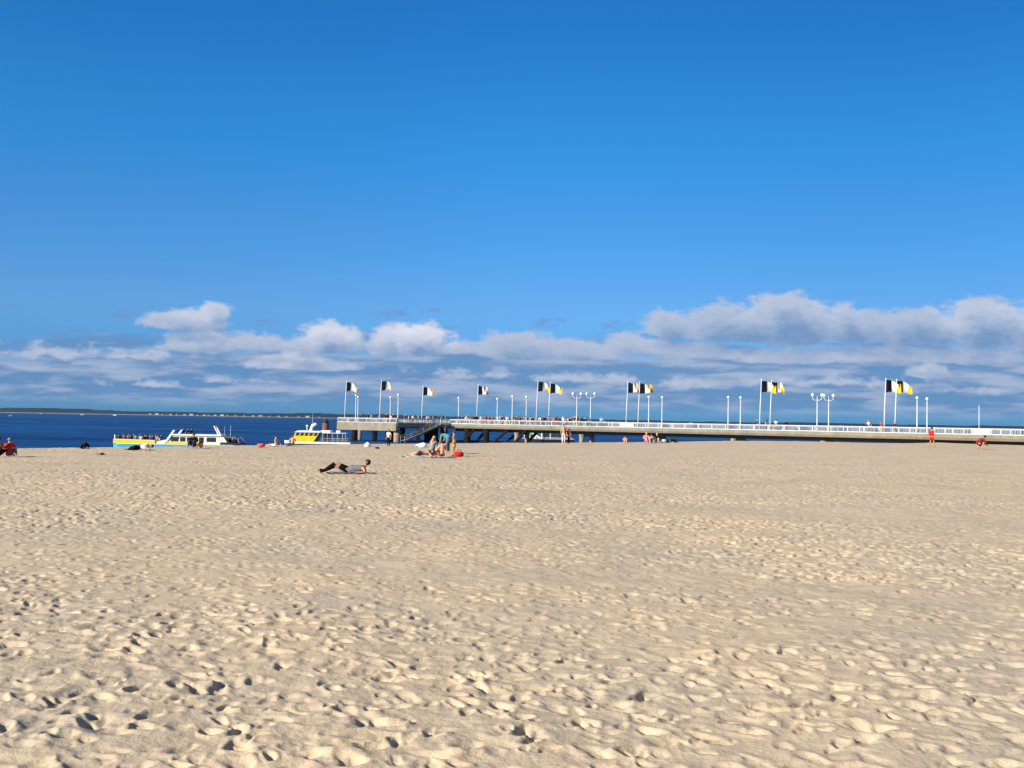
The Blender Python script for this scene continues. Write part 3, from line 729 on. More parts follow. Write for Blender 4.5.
# standing pair under the pier and seated trio
person('stand', beach(563.5, 444.0), R(200), 'bare-chested person in white trousers standing in front of the pier', None, 2, 'brown', None, ('trousers', 'white'), 1.0)
person('stand', beach(569, 444.0), R(120), 'person in dark red top beside the one in white trousers, in front of the pier', None, 1, 'dark', ('shirt', 'darkred'), ('trousers', 'black'), .78)
person('sit', beach(625, 443.0), R(180), 'person in pink top sitting alone at the crest below the mid pier flags', None, 2, 'dark', ('shirt', 'pink'), ('shorts', 'beige'), .72)
person('sit', beach(646.3, 442.8), R(190), 'person in pink sitting at the left of the trio at the crest', None, 2, 'blond', ('jacket', 'pink'), ('trousers', 'pink'), 1.1)
person('sit', beach(651.5, 442.6), R(150), 'person in grey sitting in the middle of the trio at the crest', None, 1, 'brown', ('jacket', 'grey'), ('trousers', 'grey'), .9)
person('sit', beach(657, 442.6), R(170), 'blond person in black sitting at the right of the trio at the crest', None, 0, 'blond', ('jacket', 'black'), ('trousers', 'beige'), 1.02)
person('prone', beach(669.5, 442.4), R(-80), 'person in black lying at the crest right of the seated trio', None, 1, 'dark', ('jacket', 'black'), ('trousers', 'black'), 1.0)
person('walk', beach(931.5, 447.6), R(-55), 'person in red top and red shorts walking alone near the pier at right', None, 1, 'brown', ('jacket', 'red'), ('shorts', 'red'), 1.02, eyes=True)
person('crouch', beach(980, 449.6), R(-95), 'person in dark red crouching on the sand at far right', None, 1, 'dark', ('jacket', 'darkred'), ('shorts', 'black'), 1.12, eyes=True)
# bags, buoy, weed
def bag(c, s, mname, label, name='beach_bag', cat='bag'):
    r = empty(name, c, .3, label, cat)
    bm = NB(); sphere(bm, (0, 0, s * .34), s * .5, 1.28, .8, .68, 16, 10)
    for v in bm.verts:
        if v.co.z < s * .06: v.co.z = s * .0
        v.co.x *= 1 + .08 * math.sin(v.co.z * 14 / s); v.co.z += .03 * s * math.sin(9 * v.co.x / s)
    obj('pouch', bm, CM(mname), r, True)
    bm = NB(); tube(bm, [(-.3 * s, 0, .62 * s)] + [(-.3 * s * math.cos(t), 0, .62 * s + .28 * s * math.sin(t)) for t in (.6, 1.2, 1.9, 2.5)] + [(.3 * s, 0, .62 * s)], .03 * s, 6); obj('handle', bm, CM('black'), r, True)
bag(beach(459, 457.0), .44, 'red', 'red bag on the sand at the feet of the child in yellow shorts')
bag(beach(261, 447.6), .40, 'coral', 'coral red bag at the crest left of the reclining bare-chested person')
bag(beach(663.5, 442.8), .5, 'white', 'white bag beside the blond person in black at the crest')
bag(beach(288.0, 446.0), .34, 'slate', 'small slate grey bag behind the hunched bare back, left of the yellow cabin boat')
# white cloth windshield behind the group
r = empty('beach_tent', beach(422, 447.0), .1, 'low white sun shelter behind the sunbather in the beach group', 'tent')
bm = NB(); sphere(bm, (0, 0, 0), .36, 1.3, .9, .85, 20, 12)
bmesh.ops.delete(bm, geom=[f for f in bm.faces if f.calc_center_median().z < .0 or f.calc_center_median().x > .32], context='FACES')
for v_ in bm.verts: v_.co.z += .03 * math.sin(9 * v_.co.x + 4 * v_.co.y)
bmesh.ops.solidify(bm, geom=bm.faces[:], thickness=.01); obj('canopy', bm, CM('white'), r, True)
bm = NB(); tube(bm, [(.33, -.23 * math.cos(math.pi * i / 10), .22 * math.sin(math.pi * i / 10)) for i in range(11)], .012, 6); obj('hoop', bm, grey, r, True)
r = empty('mooring_buoy', beach(367.6, 446.6), 0, 'white round buoy at the crest under the pier head', 'buoy')
bm = NB(); sphere(bm, (0, 0, .10), .22, 1, 1, .9, 16, 10); obj('float', bm, white, r, True)
bm = NB(); tube(bm, [(0, 0, .28), (0, 0, .34)], [.035, .03], 8); obj('eyelet', bm, grey, r)
def weed(c, s, label):
    bm = NB(); rs = random.Random(int(c.x * 10))
    for i in range(26):
        p = Vector((rs.gauss(0, s * .35), rs.gauss(0, s * .3), 0)); q = p + Vector((rs.gauss(0, s * .2), rs.gauss(0, s * .2), rs.uniform(.2, .8) * s)); e = q + Vector((rs.gauss(0, s * .25), rs.gauss(0, s * .25), -rs.uniform(.1, .4) * s))
        tube(bm, [p, q, e], [s * .09, s * .08, s * .03], 5)
    o = obj('seaweed_clump', bm, seaweed); o.location = c; tag(o, label, 'seaweed', 'seaweed clumps on the sand')
weed(beach(102.3, 455.2), .19, 'dark clump of weed on the sand left of the person in white'); weed(beach(377.5, 448.7), .17, 'dark clump of weed on the sand right of the white buoy')

# ------------------------------------------------------------------ people on the pier
crowd = {
 'white': [465.5, 481, 507, 527, 534, 540.5, 562.5, 567, 580.5, 869, 776, 391, 413, 427, 483, 601],
 'black': [468, 503, 518, 533, 575, 757, 786, 786.8, 544, 571, 585.5, 438.5, 385],
 'navy': [473, 514.5, 522, 543, 558.5, 573, 589, 870.5, 894.5, 360, 405, 462],
 'red': [488, 491.5, 881, 555], 'grey': [470, 485, 500, 511, 530, 552, 578, 371, 418, 433, 766],
 'orange': [525.5], 'blue': [496, 548, 565, 587.5, 446, 379, 441]}
extra = random.Random(3)
for k_ in range(44):
    crowd[extra.choice(['black', 'black', 'navy', 'navy', 'grey', 'white', 'grey', 'blue'])].append(extra.uniform(499, 593) if k_ < 26 else (extra.uniform(455, 499) if k_ < 34 else extra.uniform(358, 450)))
i = 0
for cname, xs_ in crowd.items():
    for px in xs_:
        i += 1
        if px > 452:
            b_ = random.choice([.35, .4, 1.1, 1.8, 2.6, 3.4]) if px not in (786, 786.8) else 2.0
            p = PP(a_of(px, b_), b_, DECK)
        else:
            p = pier_at(px, random.uniform(222, 236) if px > 400 else random.uniform(214, 226))
        lb = 'person in %s top among the crowd behind the white pier railing' % cname
        person(random.choice(['stand', 'walk', 'lean']), p, random.uniform(0, 6.28), lb, 'pier visitors in %s tops' % cname, random.choice([0, 0, 1, 2]), random.choice(['dark', 'brown', 'brown', 'grey', 'blond']),
               (random.choice(['shirt', 'jacket']), cname), ('trousers', random.choice(['navy', 'black', 'beige', 'slate', 'grey'])), random.uniform(.96, 1.12), random.random() < .3)

# ------------------------------------------------------------------ boats
def loft(bm, st, lv, mats_by_level):
    """st: (x, half beam, sheer add); lv: (z, beam factor, x rake)"""
    rows = []
    for x, hb, sh in st:
        row = []
        for z, k, rk in lv:
            row.append((x + rk * (1 if x < 0 else -.25) * (1 - min(1, hb / 1.2)), hb * k, z + (sh if z > .6 else 0)))
        rows.append(row)
    n = len(lv)
    Lv = [[bm.verts.new((x, -y, z)) for x, y, z in r_] for r_ in rows]; Rv = [[bm.verts.new((x, y, z)) for x, y, z in r_] for r_ in rows]
    for i in range(len(rows) - 1):
        for j in range(n - 1):
            for Q in (Lv, Rv):
                f = bm.faces.new((Q[i][j], Q[i + 1][j], Q[i + 1][j + 1], Q[i][j + 1])); f.material_index = mats_by_level[j]
        f = bm.faces.new((Lv[i][0], Lv[i + 1][0], Rv[i + 1][0], Rv[i][0])); f.material_index = mats_by_level[0]
        f = bm.faces.new((Lv[i][-1], Lv[i + 1][-1], Rv[i + 1][-1], Rv[i][-1])); f.material_index = len(set(mats_by_level))  # deck
    for e in (0, -1):
        for j in range(n - 1):
            f = bm.faces.new((Lv[e][j], Rv[e][j], Rv[e][j + 1], Lv[e][j + 1])); f.material_index = mats_by_level[j]
def win(parent, x0, x1, z0, z1, y, sk=0.0, name='window'):
    bm = NB(); prism(bm, [(x0, z0), (x1, z0), (x1 + sk, z1), (x0 + sk, z1)], y, y + .03); o = obj(name, bm, glass, parent)
    return o
# --- open yellow and turquoise boat
Y1 = 135.0; k1 = Y1 / F
c1 = at(179, 430, Y1)
boat = empty('passenger_boat', (c1.x, Y1, SEA), .02, 'yellow and turquoise open passenger boat full of people, with white cabin at its stern', 'boat')
X = lambda px: (px - 179) * k1
bm = NB(); loft(bm, [(X(117), .9, .05), (X(118.5), 1.5, .03), (X(123), 1.78, .01), (X(150), 1.8, 0), (X(200), 1.8, 0), (X(228), 1.7, 0), (X(243), 1.5, 0)],
                [(-.5, .6, .5), (0, .9, .2), (.78, .99, .05), (.80, 1.0, .08), (.86, 1.0, .08)], [0, 0, 1, 1]); obj('hull', bm, [turq, white, planks], boat, False)
bm = NB(); 
for s in (-1, 1):
    prism(bm, [(X(119.5), .862), (X(160), .862), (X(160), 1.26), (X(119.5), 1.36)], s * 1.72 - .04, s * 1.72 + .04)
    prism(bm, [(X(119.5), 1.36), (X(160), 1.26), (X(160), 1.33), (X(119.5), 1.43)], s * 1.72 - .06, s * 1.72 + .06, 1)
box(bm, (X(119.2), 0, 1.1), (.08, 3.5, .5)); obj('bulwark', bm, [yellow, white], boat)
bm = NB(); tube(bm, [(X(120.2), -1.6, .86), (X(120.2), -1.6, 1.95)], .09, 8); obj('bow_post', bm, white, boat)
bm = NB()
for s in (-1.3, 1.3): box(bm, (X(140), s, .95), (X(158) - X(120), .5, .3))
obj('bench', bm, planks, boat)
bm = NB()
for s in (-1, 1): prism(bm, [(X(161), .87), (X(169), .87), (X(172.5), 1.35), (X(179), 2.62), (X(177.2), 2.66), (X(170.5), 1.42), (X(161.5), 1.18)], s * 1.66 - .05, s * 1.66 + .05)
box(bm, (X(163.5), 0, 1.25), (.12, 3.2, .6)); obj('windscreen_frame', bm, white, boat)
win(boat, X(162.5), X(168.5), 1.2, 1.62, -1.70, .42, 'side_pane')
bm = NB(); prism(bm, [(X(170.5), .865), (X(224), .865), (X(222), 1.95), (X(178), 1.95)], -1.6, 1.6)
cab = obj('cabin', bm, [mat('cream_paint', (.70, .66, .50), .45, .06)], boat)
bm = NB(); prism(bm, [(X(169.5), .87), (X(206), .87), (X(206), 1.16), (X(171), 1.16)], -1.66, -1.605); obj('side_panel', bm, yellow, boat)
for x0, x1, sk in ((174.5, 182, .12), (184, 189, 0), (190.5, 194.5, 0), (197, 201, 0), (202.5, 207, 0), (210, 219, 0)): win(boat, X(x0), X(x1), 1.22, 1.78, -1.645, sk)
bm = NB(); prism(bm, [(X(176), 1.952), (X(225), 1.952), (X(224), 2.12), (X(177), 2.15)], -1.75, 1.75); obj('roof', bm, white, boat)
bm = NB(); bar(bm, (X(219.5), -.5, 2.11), (X(214.8), -.5, 3.25), .28, .14); bar(bm, (X(219.5), .5, 2.11), (X(214.8), .5, 3.25), .28, .14); bar(bm, (X(215.2), -.6, 3.18), (X(215.2), .6, 3.18), .14, .14); obj('radar_arch', bm, white, boat)
bm = NB(); tube(bm, [(X(229.5), .4, .9), (X(229.5), .4, 3.3)], [.03, .015], 6); tube(bm, [(X(225), -.4, 2.0), (X(225), -.4, 3.2)], [.02, .01], 6); obj('antenna', bm, white, boat)
bm = NB(); 
for s in (-1, 1): prism(bm, [(X(223), .862), (X(243.5), .862), (X(243), 1.12), (X(224), 1.2)], s * 1.58 - .04, s * 1.58 + .04)
obj('stern_bulwark', bm, black, boat)
bm = NB(); prism(bm, [(X(222.2), 1.1), (X(226), .87), (X(231), 1.0), (X(226), 1.95), (X(223), 1.95)], -1.6, -1.5); prism(bm, [(X(222.2), 1.1), (X(226), .87), (X(231), 1.0), (X(226), 1.95), (X(223), 1.95)], 1.5, 1.6); obj('cabin_wing', bm, mat('cream_paint', (1, 1, 1)), boat)
bm = NB(); tube(bm, [(X(226), -1.5, 1.9), (X(239), -1.5, 1.75), (X(242), -1.5, 1.15)], .03, 6); tube(bm, [(X(226), 1.5, 1.9), (X(239), 1.5, 1.75), (X(242), 1.5, 1.15)], .03, 6); obj('stern_rail', bm, grey, boat)
pas = [(120, 'black'), (122.5, 'navy'), (125.5, 'slate'), (128, 'brown'), (131, 'black'), (134, 'navy'), (137, 'slate'), (139.5, 'teal'), (142, 'black'), (145, 'beige'), (147.5, 'blue'), (150, 'black'), (153, 'brown'), (156, 'navy'), (158.5, 'black'), (161, 'grey')]
for i, (px, c_) in enumerate(pas):
    s = -1.25 if i % 2 else 1.2
    person('bench', (c1.x + X(px), Y1 + s, SEA + 1.08), R(0) if s < 0 else R(180), 'passenger in %s seated in the open bow of the yellow boat' % c_, 'bow passengers in ' + c_, random.choice([0, 1, 2]), random.choice(['dark', 'dark', 'brown']), ('jacket', c_), ('trousers', 'navy'), random.uniform(1.05, 1.15))
for px, c_, lb in ((183, 'black', 'left one of the figures in black rising above the boat cabin roof'), (187.5, 'navy', 'middle figure rising above the boat cabin roof'), (191, 'black', 'right one of the figures in black rising above the boat cabin roof')):
    person('bench', (c1.x + X(px), Y1 + .3, SEA + 2.12), R(90), lb, None, 1, 'dark', ('jacket', c_), ('trousers', 'black'), .92)
for px, c_, hr, lb in ((229, 'navy', 'dark', 'passenger in navy at the cabin end of the stern deck'), (232, 'pink', 'brown', 'passenger in pink on the stern deck of the yellow boat'), (235, 'black', 'dark', 'passenger in black at the stern rail of the yellow boat'), (238, 'slate', 'dark', 'passenger in slate grey, last on the stern deck')):
    person('bench', (c1.x + X(px), Y1 + .5, SEA + 1.0), R(-90), lb, None, 1, hr, ('jacket', c_), ('trousers', 'navy'), 1.0)

# --- cabin boat by the pier head
Y2 = 160.0; k2 = Y2 / F
c2 = at(316, 430, Y2)
Zw = lambda px, py, Y: zpix(at(px, 430, Y), py) - SEA
X = lambda px: (px - 316) * k2
b2 = empty('cabin_boat', (c2.x, Y2, SEA), .0, 'boat with raked yellow wheelhouse moored left of the pier head', 'boat')
z_r = Zw(310, 431.5, Y2); z_w1 = Zw(310, 433, Y2); z_w0 = Zw(310, 435.6, Y2); z_y0 = Zw(310, 441.3, Y2); z_k = Zw(310, 443.6, Y2)
bm = NB(); loft(bm, [(X(285), .2, .15), (X(290), 1.0, .08), (X(300), 1.6, 0), (X(330), 1.7, 0), (X(352), 1.5, 0)], [(-.5, .5, .5), (0, .85, .3), (z_k, .98, .1), (z_k + .02, 1.0, .05), (z_y0 - .02, 1.0, 0)], [0, 0, 1, 1]); obj('hull', bm, [black, white, planks], b2)
bm = NB(); prism(bm, [(X(293), z_y0), (X(315.5), z_y0), (X(321), z_w1 + .1), (X(297.5), z_w1 + .1)], -1.35, 1.35); obj('wheelhouse', bm, yellow, b2)
for i in range(5):
    t = i / 5; x0 = 297.0 + 22.2 * t; win(b2, X(x0 + .3), X(x0 + 3.3), z_w0, z_w1, -1.39, .18)
bm = NB(); prism(bm, [(X(296), z_w1 + .102), (X(322.5), z_w1 + .102), (X(322), z_r + .1), (X(300), z_r + .16)], -1.5, 1.5); obj('roof', bm, white, b2)
bm = NB(); zt = z_r + .12; tube(bm, [(X(311), 0, zt), (X(312.5), 0, zt + 1.0)], [.28, .14], 8); box(bm, (X(313), 0, zt + .75), (.5, 1.0, .16)); tube(bm, [(X(306.8), .2, zt), (X(306.8), .2, zt + .65)], .06, 6); obj('mast', bm, offwhite, b2)
bm = NB(); sphere(bm, (X(306.8), .2, zt + .72), .18); sphere(bm, (X(315), .1, zt + 1.0), .24, 1.2, 1, .9); obj('radar_dome', bm, white, b2, True)
bm = NB(); tube(bm, [(X(312.5), 0, zt + .9), (X(312.3), 0, zt + 2.7)], [.025, .012], 6); obj('antenna', bm, white, b2)
bm = NB(); box(bm, (X(327), 0, z_r + .05), (X(332) - X(322.8), 2.6, .36)); box(bm, (X(338.5), .2, z_r + .05), (.6, 1.2, .34)); box(bm, (X(335), 0, z_r - .17), (X(347) - X(323), 2.7, .07)); obj('canopy', bm, offwhite, b2)
for s_ in (-1.25, 1.25):
    bm = NB()
    for px in (324.5, 329, 334, 339, 344, 347): tube(bm, [(X(px), s_, z_y0 - .03), (X(px), s_, z_r - .2)], .05, 6)
    bar(bm, (X(323), s_ * 1.04, z_y0 + .5), (X(350), s_ * 1.04, z_y0 + .5), .05, .06); bar(bm, (X(323), s_ * 1.04, z_y0 + .25), (X(350), s_ * 1.04, z_y0 + .25), .05, .05)
    obj('deck_frame', bm, grey, b2)
bm = NB(); prism(bm, [(X(321), z_y0), (X(326), z_y0), (X(326), z_r - .25), (X(324), z_r - .25)], -1.2, 1.2); prism(bm, [(X(333), z_y0), (X(345), z_y0), (X(345), z_y0 + .55), (X(333), z_y0 + .55)], -.9, .9); obj('engine_box', bm, mat('slate_paint', (.05, .075, .11), .5), b2)
# mooring post behind it
pm_ = at(325.5, 430, 185.0)
r = empty('mooring_post', (pm_.x, 185, SEA), 0, 'stout rusty mooring post rising behind the yellow wheelhouse boat', 'post')
zt = zpix(pm_, 422.3) - SEA
bm = NB(); tube(bm, [(0, 0, -3), (0, 0, zt * .55), (0, 0, zt)], [.62, .60, .56], 14); obj('shaft', bm, rust, r, True)
bm = NB(); tube(bm, [(0, 0, zt), (0, 0, zt + .1), (0, 0, zt + .14), (0, 0, zt + .5)], [.72, .72, .36, .34], 12); obj('cap', bm, black, r)
# --- white boat on the far side of the pier
Y3 = 226.0; k3 = Y3 / F; c3 = at(548, 436, Y3); X = lambda px: (px - 548) * k3
b3 = empty('ferry_boat', (c3.x, Y3, SEA), 0, 'white boat with wide windows moored behind the pier, seen under the deck', 'boat')
bm = NB(); loft(bm, [(X(522), .3, .1), (X(528), 1.2, .05), (X(540), 1.7, 0), (X(574), 1.6, 0)], [(-.5, .6, .3), (0, .9, .2), (.72, 1, 0), (.78, 1, 0)], [0, 0, 1]); obj('hull', bm, [black, white, planks], b3)
bm = NB(); prism(bm, [(X(526), .785), (X(571), .785), (X(571), 2.2), (X(530), 2.2)], -1.4, 1.4); obj('cabin', bm, mat('slate_paint', (.06, .08, .11)), b3)
bm = NB()
for px in (524, 529.5, 535, 541.5, 550, 563): box(bm, (X(px), -1.45, 1.5), (.28 if px < 545 else .14, .08, 1.5))
bar(bm, (X(530), -1.45, 2.2), (X(540.5), -1.45, .9), .12, .3); box(bm, (X(548), -1.45, 2.22), (X(572) - X(524), .12, .14)); box(bm, (X(548), -1.45, 1.0), (X(572) - X(524), .1, .10)); obj('window_frame', bm, white, b3)
for x0, x1 in ((543, 549), (551.5, 556), (557, 562), (564, 570)): win(b3, X(x0), X(x1), 1.2, 2.0, -1.44)
bm = NB(); prism(bm, [(X(522), 2.3), (X(573), 2.3), (X(572), 2.45), (X(525), 2.45)], -1.7, 1.7); obj('roof', bm, white, b3)
# --- tiny craft out on the bay
def motorboat(px, Y, L, label):
    p = at(px, 414, Y); r = empty('motor_boat', (p.x, Y, SEA), random.uniform(-.3, .3), label, 'boat')
    bm = NB(); loft(bm, [(-L / 2, .15, .3), (-L / 3, L * .1, .15), (0, L * .15, 0), (L / 2, L * .14, 0)], [(-.3, .6, .2), (0, .85, .1), (L * .11, 1, 0), (L * .12, 1, 0)], [0, 0, 1]); obj('hull', bm, [white, white, planks], r)
    bm = NB(); prism(bm, [(-L * .2, L * .12), (L * .18, L * .12), (L * .15, L * .25), (-L * .08, L * .25)], -L * .1, L * .1); obj('cabin', bm, white, r)
    win(r, -L * .08, L * .13, L * .16, L * .22, -L * .1 - .04)
motorboat(82.3, 2600, 8.5, 'small white motor boat under the far shore at left'); motorboat(115, 2600, 9.5, 'small white motor boat under the far shore, right of the other one'); motorboat(41, 3000, 5.5, 'tiny white motor boat nearest the left edge under the far shore')
def sailboat(px, Y, H, label):
    p = at(px, 416, Y); r = empty('sail_boat', (p.x, Y, SEA), .4, label, 'boat')
    bm = NB(); loft(bm, [(-H * .4, .1, .2), (-H * .2, H * .11, .1), (H * .1, H * .14, 0), (H * .35, H * .1, 0)], [(-.2, .6, .2), (0, .9, .1), (H * .09, 1, 0), (H * .1, 1, 0)], [0, 0, 1]); obj('hull', bm, [white, white, planks], r)
    bm = NB(); tube(bm, [(0, 0, 0), (0, 0, H)], [.06, .03], 6); obj('mast', bm, grey, r)
    bm = NB()
    a = [bm.verts.new((.05, .0, H * .97)), bm.verts.new((.05, 0, H * .18)), bm.verts.new((H * .42, .25, H * .18)), bm.verts.new((H * .2, .22, H * .55))]
    bm.faces.new(a); bmesh.ops.solidify(bm, geom=bm.faces[:], thickness=.02); obj('sail', bm, wcloth, r)
sailboat(10.5, 1150, 4.6, 'small dinghy with a pale sail off the beach at far left'); sailboat(717, 2400, 9.0, 'tiny sail on the bay above the pier railing at right of centre')

# ------------------------------------------------------------------ light
EXPO = .85
SUN_EL = R(25); LX, LY = .80, .60          # horizontal direction the light travels in
sd = bpy.data.lights.new('sun', 'SUN'); sd.energy = 5.0; sd.angle = R(.53); sd.color = (1.0, .93, .79)
so = bpy.data.objects.new('sun', sd); col.objects.link(so)
d = Vector((LX * math.cos(SUN_EL), LY * math.cos(SUN_EL), -math.sin(SUN_EL)))
so.rotation_euler = d.to_track_quat('-Z', 'Y').to_euler(); so.location = (-60, -40, 60)

# ------------------------------------------------------------------ world: Nishita sky + cloud deck far off
GR = [(.075, .28, .76), (.085, .29, .76), (.20, .43, .77), (.165, .46, .80), (.105, .51, .865), (.08, .465, .865)]
w = bpy.data.worlds.new('World'); scene.world = w; w.use_nodes = True
nt = w.node_tree; nt.nodes.clear(); N = nt.nodes; Lk = nt.links
sky = N.new('ShaderNodeTexSky'); sky.sky_type = 'NISHITA'; sky.sun_disc = False
sky.sun_elevation = SUN_EL; sky.sun_rotation = math.atan2(-LX, -LY); sky.altitude = 0
sky.air_density = 1.0; sky.dust_density = .3; sky.ozone_density = 2.0
class G:
    """tiny expression helper over math nodes"""
    def __init__(s, nt): s.nt = nt
    def m(s, op, *a, clamp=False):
        n = s.nt.nodes.new('ShaderNodeMath'); n.operation = op; n.use_clamp = clamp
        for i, v in enumerate(a):
            if isinstance(v, (int, float)): n.inputs[i].default_value = v
            else: s.nt.links.new(v, n.inputs[i])
        return n.outputs[0]
    def ss(s, a, b, x):
        n = s.nt.nodes.new('ShaderNodeMapRange'); n.interpolation_type = 'SMOOTHSTEP'; n.inputs[1].default_value = a; n.inputs[2].default_value = b
        s.nt.links.new(x, n.inputs[0]); return n.outputs[0]
    def noise(s, u, v, su, sv, det=5, rough=.55, off=0.0):
        c = s.nt.nodes.new('ShaderNodeCombineXYZ')
        s.nt.links.new(s.m('MULTIPLY', u, su), c.inputs[0]); s.nt.links.new(s.m('MULTIPLY', v, sv), c.inputs[1]); c.inputs[2].default_value = off
        n = s.nt.nodes.new('ShaderNodeTexNoise'); n.inputs['Scale'].default_value = 1; n.inputs['Detail'].default_value = det; n.inputs['Roughness'].default_value = rough
        s.nt.links.new(c.outputs[0], n.inputs['Vector']); return n.outputs['Fac']
# cloud density as a node group of (u, v): tangent-plane direction in thousandths of a radian
grp = bpy.data.node_groups.new('cloud_density', 'ShaderNodeTree')
grp.interface.new_socket('u', in_out='INPUT', socket_type='NodeSocketFloat'); grp.interface.new_socket('v', in_out='INPUT', socket_type='NodeSocketFloat'); grp.interface.new_socket('density', in_out='OUTPUT', socket_type='NodeSocketFloat')
gi = grp.nodes.new('NodeGroupInput'); go = grp.nodes.new('NodeGroupOutput'); g = G(grp)
u, v = gi.outputs[0], gi.outputs[1]
BL = [  # image x, image y of the flat base, half width, height of the heap, weight
    (182, 327, 42, 21, .9), (212, 319, 20, 17, .85), (200, 349, 44, 22, .85), (262, 348, 50, 16, .8), (330, 350, 34, 29, .95), (300, 352, 28, 18, .8), (415, 350, 40, 29, 1.05), (385, 352, 20, 26, 1.0),
    (300, 368, 62, 15, .95), (455, 352, 30, 14, .75), (520, 356, 55, 24, .85), (580, 358, 45, 20, .8), (640, 352, 50, 18, .8),
    (668, 334, 30, 26, .9), (740, 337, 75, 34, 1.05), (790, 337, 55, 43, 1.15), (850, 338, 60, 32, 1.0), (920, 339, 60, 32, 1.0), (985, 340, 50, 42, 1.1), (1050, 342, 60, 42, 1.0), (1140, 340, 70, 36, 1.0),
    (700, 357, 60, 16, .8), (790, 362, 60, 14, .8), (880, 360, 70, 16, .85), (970, 362, 60, 18, .85), (930, 376, 26, 14, .9), (60, 356, 70, 12, .22), (-20, 356, 60, 14, .26), (130, 358, 60, 10, .3), (-100, 350, 70, 22, .8),
    (150, 386, 40, 7, .22), (235, 382, 46, 8, .24), (480, 378, 70, 11, .26), (600, 382, 60, 10, .26), (700, 388, 50, 9, .2), (830, 384, 80, 10, .22), (940, 392, 60, 8, .16)]
env = None
for x, y, a, h, wt in BL:
    uc = (x - 512) * 1000 / F; vc = (420.4 + .0172 * (x - 512) - y) * 1000 / F; a *= 1130 / F; h *= 980 / F; wt += .04
    du = g.m('DIVIDE', g.m('SUBTRACT', u, uc), a)
    dv = g.m('SUBTRACT', v, vc + h * .18)
    dv = g.m('MAXIMUM', g.m('DIVIDE', dv, h * .95), g.m('DIVIDE', dv, -h * .42))
    e = g.m('MULTIPLY', g.m('SUBTRACT', 1.0, g.m('SQRT', g.m('ADD', g.m('MULTIPLY', du, du), g.m('MULTIPLY', dv, dv)))), wt)
    env = e if env is None else g.m('SMOOTH_MAX', env, e, .12)
n1 = g.noise(u, v, .034, .062, 5, .52, 3.1); n2 = g.noise(u, v, .12, .20, 4, .6, 8.7)
den = g.m('ADD', env, g.m('ADD', g.m('MULTIPLY', g.m('SUBTRACT', n1, .5), 1.05), g.m('MULTIPLY', g.m('SUBTRACT', n2, .5), .46)))
grp.links.new(den, go.inputs[0])
g = G(nt)
tc = N.new('ShaderNodeTexCoord'); sp = N.new('ShaderNodeSeparateXYZ'); Lk.new(tc.outputs['Generated'], sp.inputs[0])
yy = g.m('MAXIMUM', sp.outputs[1], .05)
u = g.m('MULTIPLY', g.m('DIVIDE', sp.outputs[0], yy), 1000); v = g.m('MULTIPLY', g.m('DIVIDE', sp.outputs[2], yy), 1000)
def dens(du, dv):
    n = N.new('ShaderNodeGroup'); n.node_tree = grp
    Lk.new(g.m('ADD', u, du), n.inputs[0]); Lk.new(g.m('ADD', v, dv), n.inputs[1]); return n.outputs[0]
D0 = dens(0, 0); D1 = dens(-4, 5); D2 = dens(-7, 14)
a1 = g.ss(-.02, .32, D0)
front = g.ss(.05, .2, sp.outputs[1])
occl = g.m('ADD', g.m('MULTIPLY', g.ss(-.1, 1.2, D1), .5), g.m('MULTIPLY', g.ss(-.1, 1.1, D2), .75))
lit = g.m('SUBTRACT', 1.0, g.m('MULTIPLY', occl, .98), clamp=True)
det = g.noise(u, v, .07, .14, 5, .6, 1.3)
lit = g.m('ADD', lit, g.m('MULTIPLY', g.m('SUBTRACT', det, .5), .6), clamp=True)
spot = None
for x, y, a, h, wt in ((415, 336, 50, 22, .55), (330, 334, 38, 20, .42), (200, 312, 40, 18, .22), (300, 360, 70, 10, .4), (200, 340, 40, 12, .15), (790, 312, 80, 18, .12), (990, 318, 70, 22, .2), (930, 370, 26, 9, .3), (660, 365, 60, 10, .1)):
    du_ = g.m('DIVIDE', g.m('SUBTRACT', u, (x - 512) * 1000 / F), a * 1000 / F); dv_ = g.m('DIVIDE', g.m('SUBTRACT', v, (420.4 + .0172 * (x - 512) - y) * 1000 / F), h * 1000 / F)
    e = g.m('MULTIPLY', g.m('SUBTRACT', 1.0, g.m('ADD', g.m('MULTIPLY', du_, du_), g.m('MULTIPLY', dv_, dv_)), clamp=True), wt)
    spot = e if spot is None else g.m('MAXIMUM', spot, e)
lit = g.m('MULTIPLY', lit, g.m('ADD', .47, spot), clamp=True)
scud = None
for x, y, a, h in ((392, 313, 22, 7), (430, 309, 18, 4), (545, 323, 22, 7), (265, 322, 24, 5), (60, 337, 30, 7), (122, 313, 22, 6), (615, 325, 20, 6), (5, 306, 12, 4)):
    du_ = g.m('DIVIDE', g.m('SUBTRACT', u, (x - 512) * 1000 / F), a * 1000 / F); dv_ = g.m('DIVIDE', g.m('SUBTRACT', g.m('SUBTRACT', v, g.m('MULTIPLY', g.m('SUBTRACT', u, (x - 512) * 1000 / F), .12)), (420.4 + .0172 * (x - 512) - y) * 1000 / F), h * 1000 / F)
    e = g.m('SUBTRACT', 1.0, g.m('ADD', g.m('MULTIPLY', du_, du_), g.m('MULTIPLY', dv_, dv_)))
    scud = e if scud is None else g.m('MAXIMUM', scud, e)
scud = g.m('ADD', scud, g.m('MULTIPLY', g.m('SUBTRACT', g.noise(u, v, .09, .2, 5, .65, 21.0), .52), 4.0))
scud = g.m('MULTIPLY', g.ss(.1, 1.3, scud), .55)
